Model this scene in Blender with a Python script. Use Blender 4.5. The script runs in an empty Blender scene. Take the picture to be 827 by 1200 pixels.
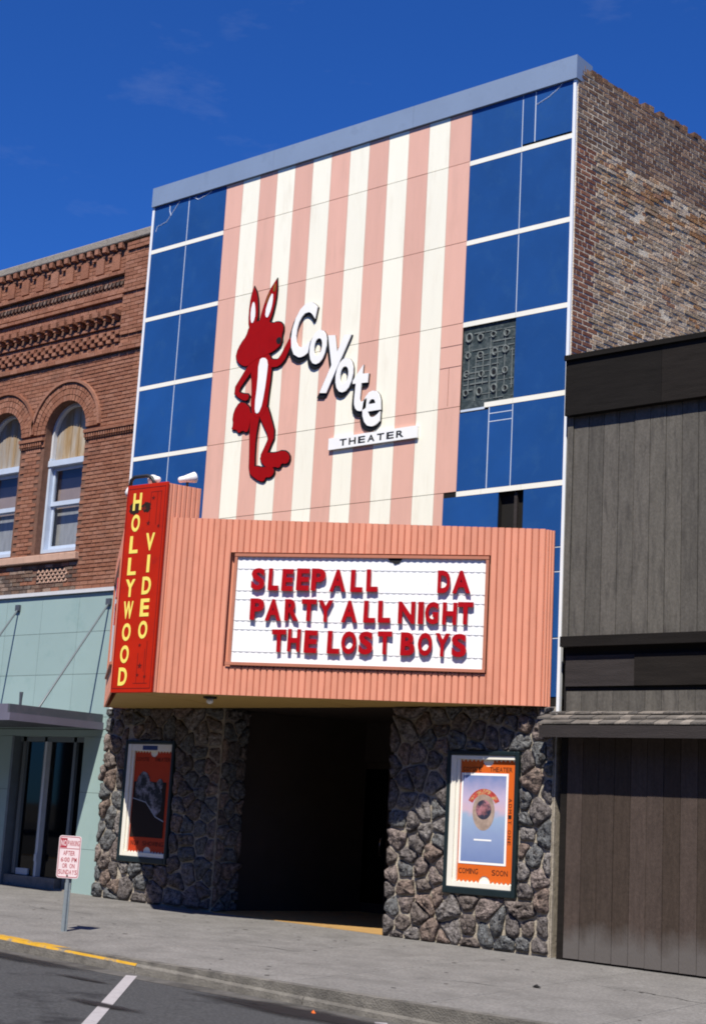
import bpy, bmesh, math, random
from mathutils import Vector, Matrix, noise
R = random.Random(7)

# ------------------------------------------------------------------ camera, sky, sun, exposure
scn = bpy.context.scene
cam = bpy.data.cameras.new('camera'); cam_ob = bpy.data.objects.new('camera', cam)
scn.collection.objects.link(cam_ob); scn.camera = cam_ob
CAM = Vector((17.8064, -15.778, 1.4699))
YAW, PITCH, ROLL, FPX = 0.6949, 0.2014, 0.0561, 1764.99
_f = Vector((-math.sin(YAW)*math.cos(PITCH), math.cos(YAW)*math.cos(PITCH), math.sin(PITCH)))
_r = Vector((math.cos(YAW), math.sin(YAW), 0)); _u = _r.cross(_f)
_r2 = _r*math.cos(ROLL)+_u*math.sin(ROLL); _u2 = -_r*math.sin(ROLL)+_u*math.cos(ROLL)
cam_ob.matrix_world = Matrix(((_r2.x, _u2.x, -_f.x, CAM.x), (_r2.y, _u2.y, -_f.y, CAM.y), (_r2.z, _u2.z, -_f.z, CAM.z), (0, 0, 0, 1)))
cam.sensor_fit = 'VERTICAL'; cam.sensor_height = 36.0; cam.lens = FPX/1200*36
cam.clip_start = 0.1; cam.clip_end = 5000
SUN_TO = Vector((0.42, -1.0, 1.58)).normalized()
world = bpy.data.worlds.new('World'); scn.world = world; world.use_nodes = True
wn, wl = world.node_tree.nodes, world.node_tree.links
sky = wn.new('ShaderNodeTexSky'); sky.sky_type = 'NISHITA'; sky.sun_disc = False
sky.sun_elevation = math.asin(SUN_TO.z); sky.sun_rotation = math.radians(157)
sky.air_density = 1.0; sky.dust_density = 0.1; sky.ozone_density = 4.0; sky.altitude = 300
hs = wn.new('ShaderNodeVectorMath'); hs.operation = 'MULTIPLY'; hs.inputs[1].default_value = (.31, .87, 1.92)   # slide film's deep blue
wl.new(sky.outputs[0], hs.inputs[0])
wtc = wn.new('ShaderNodeTexCoord'); wmp = wn.new('ShaderNodeMapping'); wmp.inputs['Scale'].default_value = (3, 3, 9); wmp.inputs['Rotation'].default_value = (.5, .2, 1.1)
wnz = wn.new('ShaderNodeTexNoise'); wnz.inputs['Scale'].default_value = 2.3; wnz.inputs['Detail'].default_value = 6; wnz.inputs['Roughness'].default_value = .62
wrp = wn.new('ShaderNodeValToRGB'); wrp.color_ramp.elements[0].position = .56; wrp.color_ramp.elements[0].color = (0, 0, 0, 1)
wrp.color_ramp.elements[1].position = .85; wrp.color_ramp.elements[1].color = (.17, .17, .17, 1)
wmx = wn.new('ShaderNodeMix'); wmx.data_type = 'RGBA'
wl.new(wtc.outputs['Generated'], wmp.inputs[0]); wl.new(wmp.outputs[0], wnz.inputs[0]); wl.new(wnz.outputs[0], wrp.inputs[0])
wl.new(wrp.outputs[0], wmx.inputs['Factor']); wl.new(hs.outputs[0], wmx.inputs['A']); wmx.inputs['B'].default_value = (7, 8, 10, 1)
bg = wn.get('Background'); wl.new(wmx.outputs['Result'], bg.inputs['Color']); bg.inputs['Strength'].default_value = 0.050
sun = bpy.data.lights.new('sun', 'SUN'); sun.energy = 5.0; sun.angle = math.radians(0.53); sun.color = (1, .94, .83)
sun_ob = bpy.data.objects.new('sun', sun); scn.collection.objects.link(sun_ob)
sun_ob.rotation_euler = SUN_TO.to_track_quat('Z', 'Y').to_euler(); sun_ob.location = (10, -30, 40)
vs = scn.view_settings; vs.view_transform = 'Standard'; vs.look = 'None'; vs.exposure = 0.42; vs.gamma = 1; vs.use_curve_mapping = False

scn.cycles.filter_width = 1.9

# ------------------------------------------------------------------ helpers
COL = scn.collection
class Fr:
    """a vertical working plane: u runs along it, w out of it, z up"""
    def __init__(s, x, y, dx, dy):
        l = math.hypot(dx, dy); s.o = Vector((x, y, 0)); s.u = Vector((dx/l, dy/l, 0)); s.n = Vector((dy/l, -dx/l, 0))
    def p(s, u, w, z): return s.o + s.u*u + s.n*w + Vector((0, 0, z))
F0 = Fr(0, 0, 1, 0)
class MB:
    def __init__(s, fr=F0): s.v, s.f, s.fr = [], [], fr
    def box(s, u0, u1, w0, w1, z0, z1, fr=None):
        fr = fr or s.fr; b = len(s.v)
        for z in (z0, z1):
            for u, w in ((u0, w0), (u1, w0), (u1, w1), (u0, w1)): s.v.append(fr.p(u, w, z))
        s.f += [tuple(b+i for i in q) for q in ((0, 1, 2, 3), (4, 7, 6, 5), (0, 4, 5, 1), (1, 5, 6, 2), (2, 6, 7, 3), (3, 7, 4, 0))]
        return s
    def prism(s, pts, w0, w1, fr=None, back=True):
        fr = fr or s.fr; b = len(s.v); n = len(pts)
        s.v += [fr.p(u, w1, z) for u, z in pts]+[fr.p(u, w0, z) for u, z in pts]
        s.f.append(tuple(b+i for i in range(n)))
        if back: s.f.append(tuple(b+n+i for i in reversed(range(n))))
        for i in range(n):
            j = (i+1) % n; s.f.append((b+i, b+n+i, b+n+j, b+j))
        return s
    def hexa(s, bot, top):
        b = len(s.v); n = len(bot); s.v += [Vector(p) for p in bot]+[Vector(p) for p in top]
        s.f.append(tuple(b+i for i in reversed(range(n)))); s.f.append(tuple(b+n+i for i in range(n)))
        for i in range(n):
            j = (i+1) % n; s.f.append((b+i, b+j, b+n+j, b+n+i))
        return s
    def quad(s, *pts):
        b = len(s.v); s.v += [Vector(p) for p in pts]; s.f.append(tuple(range(b, b+len(pts)))); return s
    def tube(s, path, rad, seg=8, cap=True):
        rads = rad if isinstance(rad, (list, tuple)) else [rad]*len(path)
        P = [Vector(p) for p in path]; b = len(s.v)
        for i, p in enumerate(P):
            t = (P[min(i+1, len(P)-1)]-P[max(i-1, 0)]).normalized()
            a = t.cross(Vector((0, 0, 1)))
            if a.length < 1e-3: a = t.cross(Vector((1, 0, 0)))
            a.normalize(); c = t.cross(a)
            for k in range(seg):
                th = 2*math.pi*k/seg; s.v.append(p+(a*math.cos(th)+c*math.sin(th))*rads[i])
        for i in range(len(P)-1):
            for k in range(seg):
                k2 = (k+1) % seg; s.f.append((b+i*seg+k, b+i*seg+k2, b+(i+1)*seg+k2, b+(i+1)*seg+k))
        if cap:
            s.f.append(tuple(b+k for k in reversed(range(seg)))); e = b+(len(P)-1)*seg; s.f.append(tuple(e+k for k in range(seg)))
        return s
    def mesh(s, name):
        m = bpy.data.meshes.new(name); m.from_pydata([tuple(v) for v in s.v], [], s.f)
        bm = bmesh.new(); bm.from_mesh(m); bmesh.ops.recalc_face_normals(bm, faces=bm.faces); bm.to_mesh(m); bm.free()
        m.update(); return m
    def build(s, name, mat, parent=None, smooth=False, bevel=0):
        return put(name, s.mesh(name), mat, parent, smooth, bevel)
def base_of(o):
    v = Vector((0, 0, 0))
    while o is not None:
        v += Vector(o.get('_b', (0, 0, 0))); o = o.parent
    return v
ROOTS = {}
def put(name, me, mat=None, parent=None, smooth=False, bevel=0):
    o = bpy.data.objects.new(name, me); COL.objects.link(o)
    if mat is not None and not me.materials: me.materials.append(mat)
    if smooth:
        for p in me.polygons: p.use_smooth = True
    if bevel:
        md = o.modifiers.new('bevel', 'BEVEL'); md.width = bevel; md.segments = 2; md.limit_method = 'ANGLE'; md.angle_limit = math.radians(40)
    if parent is not None:
        o.parent = parent
        if parent.name in ROOTS: o.matrix_parent_inverse = Matrix.Translation(-ROOTS[parent.name])
    return o
def thing(name, label, cat, loc=(0, 0, 0), group=None):
    o = bpy.data.objects.new(name, None); COL.objects.link(o); o.location = loc; o.empty_display_size = .2
    ROOTS[o.name] = Vector(loc); o['label'] = label; o['category'] = cat
    if group: o['group'] = group
    return o
def tag(o, label, cat, group=None):
    o['label'] = label; o['category'] = cat
    if group: o['group'] = group
    return o
def structure(o): o['kind'] = 'structure'; return o
def stuff(o): o['kind'] = 'stuff'; return o

# ------------------------------------------------------------------ materials
MATS = {}
def mat(name, col, rough=.7, spec=.3, var=.12, vscale=3., bump=0., bscale=60., metal=0., stretch=None, rnd=0., dirt=None, dscale=1.2, dlo=.5, dhi=.7, grain=None):
    """principled material with large and small noise variation, optional per-piece variation, stain layer and bump"""
    if name in MATS: return MATS[name]
    m = bpy.data.materials.new(name); m.use_nodes = True; N, L = m.node_tree.nodes, m.node_tree.links
    b = N['Principled BSDF']; b.inputs['Roughness'].default_value = rough; b.inputs['Metallic'].default_value = metal
    b.inputs['Specular IOR Level'].default_value = spec
    geo = N.new('ShaderNodeNewGeometry'); mp = N.new('ShaderNodeMapping'); L.new(geo.outputs['Position'], mp.inputs[0])
    if stretch: mp.inputs['Scale'].default_value = stretch
    n1 = N.new('ShaderNodeTexNoise'); n1.inputs['Scale'].default_value = vscale; n1.inputs['Detail'].default_value = 7; n1.inputs['Roughness'].default_value = .6
    L.new(mp.outputs[0], n1.inputs['Vector'])
    r1 = N.new('ShaderNodeMapRange'); r1.inputs['From Min'].default_value = .25; r1.inputs['From Max'].default_value = .75
    r1.inputs['To Min'].default_value = 1-var; r1.inputs['To Max'].default_value = 1+var; L.new(n1.outputs['Fac'], r1.inputs['Value'])
    val = r1.outputs[0]
    if rnd:
        oi = N.new('ShaderNodeObjectInfo'); ad = N.new('ShaderNodeMath'); ad.operation = 'ADD'
        L.new(oi.outputs['Random'], ad.inputs[0]); L.new(geo.outputs['Random Per Island'], ad.inputs[1])
        fr = N.new('ShaderNodeMath'); fr.operation = 'FRACT'; L.new(ad.outputs[0], fr.inputs[0])
        r2 = N.new('ShaderNodeMapRange'); r2.inputs['To Min'].default_value = 1-rnd; r2.inputs['To Max'].default_value = 1+rnd
        L.new(fr.outputs[0], r2.inputs['Value']); mu = N.new('ShaderNodeMath'); mu.operation = 'MULTIPLY'
        L.new(val, mu.inputs[0]); L.new(r2.outputs[0], mu.inputs[1]); val = mu.outputs[0]
    if grain:
        ng = N.new('ShaderNodeTexNoise'); ng.inputs['Scale'].default_value = grain[0]; ng.inputs['Detail'].default_value = 3; L.new(geo.outputs['Position'], ng.inputs['Vector'])
        rg = N.new('ShaderNodeMapRange'); rg.inputs['From Min'].default_value = .3; rg.inputs['From Max'].default_value = .7; rg.inputs['To Min'].default_value = 1-grain[1]; rg.inputs['To Max'].default_value = 1+grain[1]
        L.new(ng.outputs[0], rg.inputs[0]); mg_ = N.new('ShaderNodeMath'); mg_.operation = 'MULTIPLY'; L.new(val, mg_.inputs[0]); L.new(rg.outputs[0], mg_.inputs[1]); val = mg_.outputs[0]
    cs = col if isinstance(col[0], (tuple, list)) else [col]
    if len(cs) > 1:
        rp = N.new('ShaderNodeValToRGB'); el = rp.color_ramp.elements
        while len(el) < len(cs): el.new(.5)
        for i, c in enumerate(cs): el[i].position = i/(len(cs)-1) if not rnd else i/len(cs); el[i].color = (*c, 1)
        if rnd:
            rp.color_ramp.interpolation = 'CONSTANT' if rnd >= .2 else 'LINEAR'; L.new(fr.outputs[0], rp.inputs[0])
        else:
            n0 = N.new('ShaderNodeTexNoise'); n0.inputs['Scale'].default_value = vscale*.6; n0.inputs['Detail'].default_value = 5; L.new(mp.outputs[0], n0.inputs['Vector'])
            s0 = N.new('ShaderNodeMapRange'); s0.inputs['From Min'].default_value = .3; s0.inputs['From Max'].default_value = .7; L.new(n0.outputs[0], s0.inputs[0]); L.new(s0.outputs[0], rp.inputs[0])
        colout = rp.outputs[0]
    else:
        cc = N.new('ShaderNodeRGB'); cc.outputs[0].default_value = (*cs[0], 1); colout = cc.outputs[0]
    vm = N.new('ShaderNodeVectorMath'); vm.operation = 'SCALE'; L.new(colout, vm.inputs[0]); L.new(val, vm.inputs['Scale']); cur = vm.outputs[0]
    if dirt:
        nd = N.new('ShaderNodeTexNoise'); nd.inputs['Scale'].default_value = dscale; nd.inputs['Detail'].default_value = 9; nd.inputs['Roughness'].default_value = .68
        L.new(mp.outputs[0], nd.inputs['Vector'])
        rd = N.new('ShaderNodeMapRange'); rd.inputs['From Min'].default_value = dlo; rd.inputs['From Max'].default_value = dhi; L.new(nd.outputs[0], rd.inputs[0])
        mx = N.new('ShaderNodeMix'); mx.data_type = 'RGBA'; L.new(rd.outputs[0], mx.inputs['Factor']); L.new(cur, mx.inputs['A']); mx.inputs['B'].default_value = (*dirt, 1)
        cur = mx.outputs['Result']
    L.new(cur, b.inputs['Base Color'])
    if bump:
        n3 = N.new('ShaderNodeTexNoise'); n3.inputs['Scale'].default_value = bscale; n3.inputs['Detail'].default_value = 6; L.new(mp.outputs[0], n3.inputs['Vector'])
        bp = N.new('ShaderNodeBump'); bp.inputs['Strength'].default_value = bump; bp.inputs['Distance'].default_value = .02
        L.new(n3.outputs[0], bp.inputs['Height']); L.new(bp.outputs[0], b.inputs['Normal'])
    MATS[name] = m; return m
M = {}
M['blue'] = mat('blue_panel', (.012, .066, .228), .45, .22, .14, 1.1, dirt=(.024, .088, .235), dscale=3.5, dlo=.52, dhi=.85, rnd=.10)
M['pink'] = mat('pink_panel', (.70, .405, .315), .5, .3, .045, 2., rnd=.045, stretch=(3, 3, .5), dirt=(.60, .355, .275), dscale=1.6, dlo=.52, dhi=.8)
M['cream'] = mat('cream_panel', (.86, .83, .69), .5, .3, .03, 2., rnd=.03, stretch=(3, 3, .5), dirt=(.72, .66, .52), dscale=1.6, dlo=.54, dhi=.85)
M['white'] = mat('white_trim', (.82, .80, .70), .5, .3, .05, 3., dirt=(.55, .5, .4), dscale=6, dlo=.62, dhi=.85)
M['trim_bluewhite'] = mat('bright_trim', (.78, .80, .82), .4, .4, .04, 3.)
M['joint'] = mat('panel_joint_seal', (.55, .62, .72), .6, .2, .08)
M['cap'] = mat('coping_metal', (.20, .265, .38), .5, .25, .08, 1.5, rnd=.02, dirt=(.15, .20, .29), dscale=3, dlo=.55, dhi=.8)
M['backing'] = mat('glue_board', (.035, .05, .055), .9, .2, .35, 9., dirt=(.11, .13, .13), dscale=14, dlo=.48, dhi=.72, bump=.4, bscale=40)
M['gluerib'] = mat('glue_ridge', (.15, .17, .165), .8, .2, .3, 20.)
M['black'] = mat('black_paint', (.008, .008, .008), .6, .3, .1)
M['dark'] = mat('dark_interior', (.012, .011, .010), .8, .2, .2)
M['peach'] = mat('peach_paint', (.66, .27, .175), .5, .3, .07, 2.5, rnd=.07, stretch=(2, 2, .6), dirt=(.50, .20, .125), dscale=2.6, dlo=.54, dhi=.8)
M['peach_d'] = mat('peach_frame', (.42, .16, .10), .5, .3, .1, 4.)
M['soffit'] = mat('soffit_paint', (.52, .34, .11), .6, .3, .12, 2., dirt=(.38, .24, .08), dscale=2, dlo=.5, dhi=.8)
M['board'] = mat('white_letter_board', (.83, .84, .84), .4, .4, .04, 3., dirt=(.62, .62, .6), dscale=4, dlo=.66, dhi=.9)
M['rail'] = mat('clear_rail', (.74, .75, .76), .3, .5, .05)
M['redletter'] = mat('red_plastic', (.36, .004, .008), .3, .3, .12, 6.)
M['redsign'] = mat('red_sign_paint', (.43, .016, .002), .5, .2, .10, 4., dirt=(.30, .012, .006), dscale=5, dlo=.58, dhi=.75)
M['redline'] = mat('maroon_line', (.09, .006, .004), .6, .3, .1)
M['yellow'] = mat('yellow_paint', (.84, .70, .14), .5, .3, .06, 5.)
M['coyred'] = mat('red_cutout_paint', (.30, .003, .003), .55, .12, .12, 5., dirt=(.20, .004, .004), dscale=5, dlo=.55, dhi=.8)
M['rust'] = mat('flaked_paint', (.20, .08, .015), .8, .2, .35, 14.)
M['paperwhite'] = mat('white_board_paint', (.84, .84, .82), .5, .3, .03, 4.)
M['mortar_stone'] = mat('stone_mortar', (.34, .30, .245), .95, .1, .35, 14., bump=.5, bscale=70)
M['stone'] = mat('lava_stone', [(.185, .155, .142), (.155, .138, .134), (.13, .136, .142), (.20, .152, .130), (.175, .16, .155), (.118, .12, .123), (.165, .135, .125)], .97, .08, .45, 16., rnd=.24, bump=1.0, bscale=45, dirt=(.04, .034, .032), dscale=17, dlo=.48, dhi=.64, grain=(42, .4))
M['frame_dark'] = mat('case_frame', (.010, .019, .022), .35, .45, .15, 6.)
M['case_white'] = mat('case_lining', (.78, .75, .66), .5, .3, .05, 4., dirt=(.5, .47, .4), dscale=7, dlo=.66, dhi=.9)
M['orange'] = mat('orange_card', (.62, .115, .012), .6, .25, .06, 5.)
M['orange_red_shaded'] = mat('shaded_red_orange_card', (.46, .042, .009), .6, .25, .06, 5.)  # redder orange of the left card, darkened for the shade it hangs in
M['print_black'] = mat('print_black', (.02, .012, .01), .7, .2, .1)
M['brick_l'] = mat('red_brick', [(.285, .125, .078), (.26, .112, .07), (.315, .148, .094), (.24, .104, .066), (.275, .134, .09)], .92, .12, .2, 9., rnd=.13, bump=.5, bscale=55, dirt=(.15, .078, .056), dscale=2.0, dlo=.54, dhi=.78)
M['brick_worn'] = mat('soot_worn_brick', [(.15, .09, .07), (.18, .12, .09), (.10, .075, .065), (.21, .15, .12)], .95, .1, .3, 9., rnd=.25, bump=.6, bscale=55, dirt=(.25, .21, .18), dscale=7, dlo=.55, dhi=.72)
M['mortar_l'] = mat('brown_mortar', (.17, .092, .066), .95, .1, .25, 12., bump=.4, bscale=80)
M['coping_stone'] = mat('cement_coping', (.26, .235, .205), .95, .1, .25, 5., bump=.5, bscale=40, dirt=(.12, .11, .10), dscale=5, dlo=.55, dhi=.75)
M['sill'] = mat('pink_sandstone', (.48, .31, .235), .9, .15, .12, 6., dirt=(.28, .17, .13), dscale=7, dlo=.55, dhi=.75)
M['brick_dk'] = mat('dark_brick', [(.165, .095, .062), (.20, .115, .073), (.135, .082, .058), (.225, .145, .095), (.17, .12, .085)], .95, .1, .25, 10., rnd=.25, bump=.6, bscale=50, dirt=(.24, .20, .17), dscale=5, dlo=.62, dhi=.76)
M['brick_rd'] = mat('corner_brick', [(.20, .083, .052), (.17, .075, .05), (.225, .10, .06)], .95, .1, .22, 10., rnd=.22, bump=.5, bscale=50)
M['brick_tan'] = mat('eroded_tan_brick', [(.40, .30, .20), (.33, .245, .17), (.46, .36, .26), (.29, .195, .125), (.40, .28, .18), (.24, .18, .13)], .97, .08, .35, 12., rnd=.28, bump=1., bscale=40, dirt=(.46, .38, .29), dscale=6, dlo=.58, dhi=.74)
M['brick_or'] = mat('eroded_orange_brick', [(.38, .21, .10), (.31, .165, .08), (.42, .26, .15), (.24, .13, .08), (.35, .28, .21)], .97, .08, .35, 12., rnd=.28, bump=1., bscale=40, dirt=(.42, .34, .25), dscale=4, dlo=.58, dhi=.72)
M['mortar_r'] = mat('pale_mortar', (.62, .54, .42), .97, .08, .22, 9., bump=.8, bscale=60, dirt=(.42, .34, .24), dscale=4, dlo=.52, dhi=.72)
M['wood_up'] = mat('grey_weathered_plank', [(.108, .099, .086), (.094, .087, .076), (.118, .108, .094), (.10, .092, .079)], .85, .2, .22, 3.5, stretch=(5, 5, .8), grain=(30, .12), rnd=.12, bump=.35, bscale=30, dirt=(.05, .046, .042), dscale=2.5, dlo=.52, dhi=.74)
M['wood_dark'] = mat('dark_stained_board', [(.012, .0105, .0095), (.015, .0125, .011)], .85, .12, .3, 3., stretch=(.6, 6, 6), rnd=.12, bump=.3, bscale=30)
M['wood_mid'] = mat('brown_stained_board', [(.042, .034, .031), (.030, .025, .024)], .75, .25, .3, 3., stretch=(.6, 6, 6), rnd=.12, bump=.3, bscale=30)
M['shingle'] = mat('grey_cedar_shingle', [(.15, .135, .12), (.115, .105, .095), (.18, .16, .14)], .9, .15, .3, 6., rnd=.2, bump=.5, bscale=40)
M['teal'] = mat('pale_teal_panel', (.285, .39, .38), .5, .35, .05, 1.2, rnd=.03, dirt=(.22, .33, .32), dscale=2.2, dlo=.55, dhi=.8)
M['canopy'] = mat('canopy_metal', (.07, .08, .10), .5, .3, .12, 3., dirt=(.12, .105, .13), dscale=3, dlo=.5, dhi=.8)
M['canopy_hi'] = mat('canopy_gutter', (.135, .13, .175), .5, .3, .12, 3.)
M['alu'] = mat('aluminium', (.50, .54, .58), .35, .5, .1, 5.)
M['alu_dark'] = mat('weathered_aluminium', (.13, .155, .17), .4, .5, .15, 5.)
M['winpaint'] = mat('pale_blue_window_paint', (.46, .53, .64), .55, .3, .08, 6., dirt=(.30, .33, .38), dscale=9, dlo=.6, dhi=.8)
M['winpaint2'] = mat('grey_white_window_paint', (.55, .56, .58), .55, .3, .08, 6.)
M['transom'] = mat('weathered_transom_board', [(.38, .34, .29), (.30, .29, .28), (.42, .37, .30)], .85, .15, .25, 5., stretch=(4, 4, .6), rnd=.15, dirt=(.30, .20, .10), dscale=1.1, dlo=.42, dhi=.62)
M['blind'] = mat('brown_roller_blind', (.30, .23, .215), .8, .2, .12, 3.)
M['blind_dk'] = mat('dark_purple_shade', (.09, .08, .13), .8, .2, .12, 3.)
M['blind_grey'] = mat('grey_curtain', (.30, .30, .31), .8, .2, .25, 4., stretch=(3, 3, .6))
M['galv'] = mat('galvanised_steel', (.24, .28, .31), .45, .45, .18, 14., metal=.3)
M['signface'] = mat('sign_face', (.72, .60, .62), .5, .3, .05, 8.)
M['signred'] = mat('sign_red', (.36, .03, .05), .5, .3, .15, 14.)
M['concrete'] = mat('sidewalk_concrete', (.178, .171, .164), .92, .12, .16, 2.0, bump=.35, bscale=70, rnd=.03, dirt=(.115, .11, .105), dscale=1.6, dlo=.50, dhi=.80, grain=(34, .22))
M['kerb'] = mat('kerb_concrete', (.165, .155, .14), .92, .12, .3, 4., bump=.6, bscale=60, dirt=(.085, .08, .075), dscale=3.5, dlo=.45, dhi=.68)
M['kerby'] = mat('worn_yellow_kerb', (.48, .27, .025), .85, .15, .25, 5., bump=.4, bscale=60, dirt=(.19, .165, .13), dscale=5, dlo=.50, dhi=.58)
M['asphalt'] = mat('asphalt', (.064, .065, .068), .9, .15, .25, 30., bump=.5, bscale=150, stretch=(1, 1, 1), dirt=(.022, .022, .024), dscale=.9, dlo=.55, dhi=.68, grain=(40, .3))
M['linepaint'] = mat('worn_road_paint', (.36, .34, .35), .85, .15, .15, 9., dirt=(.16, .155, .155), dscale=9, dlo=.58, dhi=.72)
M['gutter'] = mat('gutter_concrete', (.10, .095, .09), .92, .12, .3, 4., bump=.4, bscale=60, dirt=(.03, .028, .026), dscale=1.2, dlo=.5, dhi=.66)
M['tile'] = mat('tan_entry_floor', (.38, .23, .085), .7, .25, .15, 5., dirt=(.24, .15, .07), dscale=4, dlo=.55, dhi=.8)
M['plaster_dk'] = mat('dark_brown_wall', (.03, .022, .018), .7, .25, .2, 3.)  # on the entry walls this dark colour deepens the shade
M['roofing'] = mat('tar_roof', (.05, .05, .05), .95, .1, .2, 3.)
M['ground'] = mat('far_ground', (.10, .095, .085), .95, .1, .3, .4)
M['bulb'] = mat('white_lamp', (.80, .80, .80), .25, .5, .05)
M['lampblack'] = mat('lamp_bracket', (.02, .02, .022), .5, .4, .1)
M['chrome'] = mat('polished_handle', (.75, .75, .75), .12, .5, .02, metal=1.)
def glass_mat(name, tint, refl=.10, rough=.02):
    m = bpy.data.materials.new(name); m.use_nodes = True; N, L = m.node_tree.nodes, m.node_tree.links
    N.remove(N['Principled BSDF']); out = N['Material Output']
    tr = N.new('ShaderNodeBsdfTransparent'); tr.inputs[0].default_value = (*tint, 1)
    gl = N.new('ShaderNodeBsdfGlossy'); gl.inputs['Roughness'].default_value = rough
    lw = N.new('ShaderNodeLayerWeight'); lw.inputs[0].default_value = .5; pw = N.new('ShaderNodeMath'); pw.operation = 'POWER'; pw.inputs[1].default_value = 5; L.new(lw.outputs['Facing'], pw.inputs[0])
    ad = N.new('ShaderNodeMath'); ad.operation = 'MULTIPLY_ADD'; ad.inputs[1].default_value = .9; ad.inputs[2].default_value = .04+refl; L.new(pw.outputs[0], ad.inputs[0])
    mx = N.new('ShaderNodeMixShader'); L.new(ad.outputs[0], mx.inputs[0]); L.new(tr.outputs[0], mx.inputs[1]); L.new(gl.outputs[0], mx.inputs[2]); L.new(mx.outputs[0], out.inputs[0])
    return m
M['glass'] = glass_mat('window_glass', (.9, .92, .92), .03)
M['glass_dark'] = glass_mat('door_glass', (.10, .10, .10), .0, .03)
# stained lower planks: brown with a ragged grey weathered band at the foot
def plank_low():
    m = mat('brown_plank_grey_foot', [(.056, .040, .031), (.048, .035, .028), (.06, .044, .037)], .8, .2, .24, 3.5, stretch=(5, 5, .8), grain=(30, .12), rnd=.10, bump=.3, bscale=30)
    N, L = m.node_tree.nodes, m.node_tree.links; b = N['Principled BSDF']; src = b.inputs['Base Color'].links[0].from_socket
    g = N.new('ShaderNodeNewGeometry'); sx = N.new('ShaderNodeSeparateXYZ'); L.new(g.outputs['Position'], sx.inputs[0])
    mp = N.new('ShaderNodeMapping'); mp.inputs['Scale'].default_value = (3.2, 3.2, 1.6); L.new(g.outputs['Position'], mp.inputs[0])
    nz = N.new('ShaderNodeTexNoise'); nz.inputs['Scale'].default_value = 1.6; nz.inputs['Detail'].default_value = 6; L.new(mp.outputs[0], nz.inputs['Vector'])
    ma = N.new('ShaderNodeMath'); ma.operation = 'MULTIPLY_ADD'; ma.inputs[1].default_value = .42; L.new(nz.outputs[0], ma.inputs[0]); L.new(sx.outputs['Z'], ma.inputs[2])
    r = N.new('ShaderNodeMapRange'); r.inputs['From Min'].default_value = .40; r.inputs['From Max'].default_value = .66; r.inputs['To Min'].default_value = .9; r.inputs['To Max'].default_value = 0; L.new(ma.outputs[0], r.inputs[0])
    mx = N.new('ShaderNodeMix'); mx.data_type = 'RGBA'; L.new(r.outputs[0], mx.inputs['Factor']); L.new(src, mx.inputs['A']); mx.inputs['B'].default_value = (.115, .105, .10, 1)
    L.new(mx.outputs['Result'], b.inputs['Base Color']); return m
M['wood_low'] = plank_low()

# ------------------------------------------------------------------ lettering
_glyph = {}
def glyph(ch, bold=0., extrude=.05):
    k = (ch, bold)
    if k in _glyph: return _glyph[k]
    c = bpy.data.curves.new('g', 'FONT'); c.body = ch; c.size = 1; c.resolution_u = 4; c.extrude = extrude; c.offset = bold; c.fill_mode = 'BOTH'
    o = bpy.data.objects.new('g', c); COL.objects.link(o)
    dg = bpy.context.evaluated_depsgraph_get(); dg.update()
    me = bpy.data.meshes.new_from_object(o.evaluated_get(dg)); bpy.data.objects.remove(o); bpy.data.curves.remove(c)
    V = [v.co.copy() for v in me.vertices]; Fc = [tuple(p.vertices) for p in me.polygons]; bpy.data.meshes.remove(me)
    x0, x1 = min(v.x for v in V), max(v.x for v in V); y0, y1 = min(v.y for v in V), max(v.y for v in V)
    V = [((v.x-x0)/(x1-x0), (v.y-y0)/(y1-y0), (v.z+extrude)/(2*extrude), (x1-x0)/(y1-y0)) for v in V]
    _glyph[k] = (V, Fc); return _glyph[k]
def letter(mb, ch, u0, u1, z0, z1, w0, w1, fr, bold=0., rot=0., turn=False):
    V, Fc = glyph(ch, bold); b = len(mb.v); cu, cz = (u0+u1)/2, (z0+z1)/2; cr, sr = math.cos(rot), math.sin(rot)
    for x, y, d, a in V:
        du, dz = (x-.5)*(u1-u0), (y-.5)*(z1-z0)
        mb.v.append(fr.p(cu+du*cr-dz*sr, w0+(w1-w0)*d, cz+du*sr+dz*cr))
    mb.f += [tuple(b+i for i in f) for f in Fc]
def word(mb, s, u0, u1, z0, z1, w0, w1, fr, bold=0., gap=.18):
    ws = [(.28 if c in 'I:' else (.6 if c == ' ' else 1.)) for c in s]; tot = sum(ws)+gap*(len(s)-1); k = (u1-u0)/tot; u = u0
    for c, wd in zip(s, ws):
        if c == ':':
            for q in (.2, .62): mb.box(u, u+wd*k, w0, w1, lerp(z0, z1, q), lerp(z0, z1, q+.18), fr)
        elif c != ' ': letter(mb, c, u, u+wd*k, z0, z1, w0, w1, fr, bold)
        u += (wd+gap)*k

# ------------------------------------------------------------------ ground
def lerp(a, b, t): return a+(b-a)*t
def z_face(x): return .125-.0135*max(min(x, 30), -20)
KY = -4.9
def z_kerb(x): return .125-.03*max(min(x, 14), -8)
def z_side(x, y): return lerp(z_face(x), z_kerb(x), max(0, min(1, y/KY)))
def z_gut(x): return z_kerb(x)-lerp(.13, .06, max(0, min(1, (x-3.5)/6.5)))
def z_road(x, y):
    d = max(0, KY-y); return z_gut(x)+.012*min(d, 5)-.004*max(0, d-5)*.5
XS = [-60, -30, -16, -12, -8]+[-7+i*.75 for i in range(32)]+[20, 26, 34, 60]
def sheet(name, ys, zf, m, extra=0, parent=None):
    mb = MB()
    for y in ys:
        for x in XS: mb.v.append(Vector((x, y, zf(x, y)+extra)))
    n = len(XS)
    for j in range(len(ys)-1):
        for i in range(n-1): mb.f.append((j*n+i, j*n+i+1, (j+1)*n+i+1, (j+1)*n+i))
    return mb.build(name, m, parent)
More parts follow.
